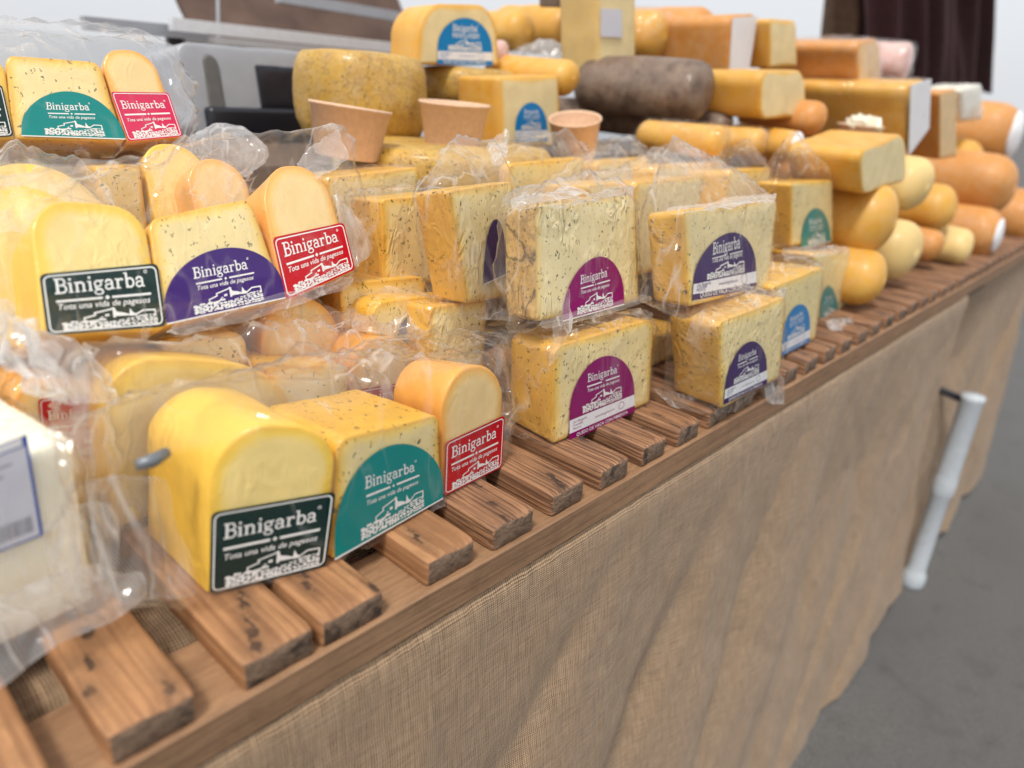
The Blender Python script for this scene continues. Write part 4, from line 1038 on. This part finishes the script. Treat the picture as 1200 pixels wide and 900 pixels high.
r_, q_, n_ = cut([(1004, 50), (1031, 44), (1034, 108), (1006, 122)], .38, .30, (.2, .25, .05, .05), 'orange', 'orange cut cheese in film before the maroon curtain', seed=114, wrap='film')
cut([(1101, 108), (1121, 104), (1122, 184), (1101, 187)], .20, .10, (.12, .1, .05, .05), 'orange', 'orange cut wedge between two white ended cheeses', seed=115)
r_, q_, n_ = cut([(1062, 100), (1086, 92), (1084, 150), (1060, 182)], .22, .34, (.25, .2, .1, .1), 'loaf', 'wrapped cheese with a white end label beside the orange wedge', seed=116, wrap='film')
mesh('end_label', [p+n_*.012 for p in q_] + [p+n_*.010 for p in q_], [[3, 2, 1, 0], [0, 1, 5, 4], [1, 2, 6, 5], [2, 3, 7, 6], [3, 0, 4, 7], [4, 5, 6, 7]], 'white', r_, smooth=False)
r_, q_, n_ = cut([(856, 18), (888, 16), (876, 88), (852, 90)], .56, .24, (.2, .2, .1, .1), 'orange', 'orange cheese with a white end label in the top row', seed=117)
lq = [bil(q_, a, b) for a, b in ((.04, .96), (.96, .96), (.96, .04), (.04, .04))]
mesh('end_label', [p+n_*.005 for p in lq] + [p+n_*.002 for p in lq], [[3, 2, 1, 0], [0, 1, 5, 4], [1, 2, 6, 5], [2, 3, 7, 6], [3, 0, 4, 7], [4, 5, 6, 7]], 'white', r_, smooth=False)
r_, q_, n_ = cut([(701, -30), (746, -28), (745, 84), (702, 86)], .72, .12, (.08, .08, .03, .03), 'pale', 'tall pale block with a grey label rising in the top row', seed=118)
lq = quad_on([(703, 10), (727, 11), (728, 44), (703, 43)], (q_[3], n_))
mesh('price_label', [p+n_*.004 for p in lq] + [p+n_*.002 for p in lq], [[3, 2, 1, 0], [0, 1, 5, 4], [1, 2, 6, 5], [2, 3, 7, 6], [3, 0, 4, 7], [4, 5, 6, 7]], 'paperlabel', r_, smooth=False)
cut([(666, -25), (700, -25), (700, 8), (667, 8)], .86, .1, (.1, .1, .05, .05), 'dark', 'brown topped cheese beside the tall pale block', seed=119)
r_, q_, n_ = cut([(1126, 104), (1150, 100), (1152, 140), (1126, 140)], .26, .12, (.2, .2, .1, .1), 'fresh', 'white cheese in film beside the orange wedge at right', seed=120, wrap='milky')

def bagthing(name, pts, label_, cat, mat='milky', seed=0):
    c = sum(pts, Vector())/len(pts); root = empty(name, c, label_, cat)
    shell(root, pts, mat, .004, .012, seed, sub=5); return root
def blob(cx, cy, y, wpx, hpx, dz=.08):
    c = P(cx, cy, y=y); k = depth(c)/FPX
    return [c + CR*(wpx/2*k*math.cos(t))*math.cos(s) + Vector((0, 0, hpx/2*k*math.sin(t)))*math.cos(s) + Vector((0, dz*math.sin(s), 0)) for t in [i*math.pi/6 for i in range(12)] for s in (-1.2, -.6, 0, .6, 1.2)]
bagthing('empty_bag', blob(266, 178, .66, 66, 40), 'crumpled empty clear bag below the grey scale', 'plastic bag', seed=131)
bagthing('wrapped_meat', blob(640, 66, .92, 62, 24), 'whitish film parcel behind the creamy cut cheese', 'wrapped parcel', seed=132)
bagthing('wrapped_parcel', blob(685, 62, .90, 54, 24), 'whitish film parcel right of the pink sausage tip', 'wrapped parcel', seed=133)

# ------------------------------------------------------------------ counter scale, awning, curtain
plS = face_plane((225, 158), (362, 155), y=1.15, lean=8)
rS = empty('counter_scale', P(290, 158, y=1.2), 'grey counter scale with dark display behind the packs at left', 'scale')
def slabq(px, dep, r, mat, nm, lift):
    q = [p+plS[1]*lift for p in quad_on(px, plS)]
    o, n, v = wedge(nm, q, dep, r, mat, rS, taper=1.0, bev=.004); return o
slabq([(205, 48), (372, 62), (380, 158), (226, 160)], .22, (.16, .05, .08, .16), 'steelpaint', 'housing', 0)
slabq([(236, 62), (254, 66), (267, 143), (247, 140)], .01, (.45, .5, .2, .2), 'slot', 'slot', .004)
slabq([(298, 76), (356, 80), (362, 130), (306, 128)], .01, (.06, .06, .06, .06), 'darkplastic', 'display', .005)
slabq([(309, 132), (360, 133), (362, 149), (312, 149)], .012, (.3, .3, .3, .3), 'steel', 'button', .006)
mesh('base', *boxm(P(295, 175, y=1.3).x, 1.28, .30, .36, .30, .10, .01), 'darkplastic', rS)
rA_ = empty('awning', P(360, 30, y=1.7), 'dark brown awning with pale metal rails at upper left', 'awning')
def bar(nm, p0, p1, y, thpx, mat):
    a = P(*p0, y=y); b = P(*p1, y=y); k = depth(a)/FPX*thpx/2
    V, F = [], []
    for p in (a, b):
        for dy, dz in ((-k, -k), (k, -k), (k, k), (-k, k)): V.append(p+Vector((0, dy, dz)))
    F = [[0, 1, 2, 3], [7, 6, 5, 4]] + [[i, i+4, (i+1) % 4+4, (i+1) % 4] for i in range(4)]
    o = mesh(nm, V, F, mat, rA_, smooth=False); fix_normals(o); return o
bar('rail', (97, 27), (240, 40), 1.6, 15, 'steelpaint')
bar('rail', (200, 28), (480, 58), 1.55, 14, 'steel')
bar('rail', (215, 44), (480, 68), 1.6, 8, 'steel')
bar('rail', (196, 48), (482, 76), 1.62, 9, 'darkplastic')  # black bar added to draw the dark gap between the pale rails and scale
bar('rail', (325, -4), (480, 22), 1.75, 12, 'steelpaint')
bar('post', (254, -60), (256, 50), 1.62, 8, 'steelpaint')
def awn(u, v):
    a = P(233+(492-233)*u, 64-130*v, y=2.0)
    return a + Vector((0, .25*v+.03*noise.noise(Vector((u*4, v*3, 0))), 0))
V, F = grid(awn, 24, 12)
V2 = [p+Vector((0, .02, 0)) for p in V]; k = len(V)
mesh('canopy', V+V2, F+[[i+k for i in f[::-1]] for f in F], 'awning', rA_)
def curtain(bot, top, y, mat, label_, seed, nf):
    q = [P(top[0], -70, y=y), P(top[1], -70, y=y), P(bot[1], bot[2], y=y), P(bot[0], bot[2], y=y)]
    def f(u, v):
        a = bil(q, u, v); s = u*nf*2*math.pi
        return a + Vector((.03*(1-v)*noise.noise(Vector((u*3, v, seed))), .05*math.sin(s+1.3*noise.noise(Vector((u*5, v*1.2, seed))))+.02*math.sin(s*2.3+v), .02*math.sin(s)*(1-v)))
    V, F = grid(f, 90, 20); V2 = [p+Vector((0, .012, 0)) for p in V]; k = len(V)
    return tag(mesh('hanging_cloth', V+V2, F+[[i+k for i in q_[::-1]] for q_ in F], mat), label_, 'hanging cloth')
curtain((1008, 1158, 106), (1012, 1163), 1.0, 'maroon', 'dark maroon cloth hanging in folds behind the far cheeses', 2, 5)
curtain((974, 1010, 70), (984, 1016), 1.1, 'taupe', 'narrow brown cloth hanging left of the maroon one', 5, 2)
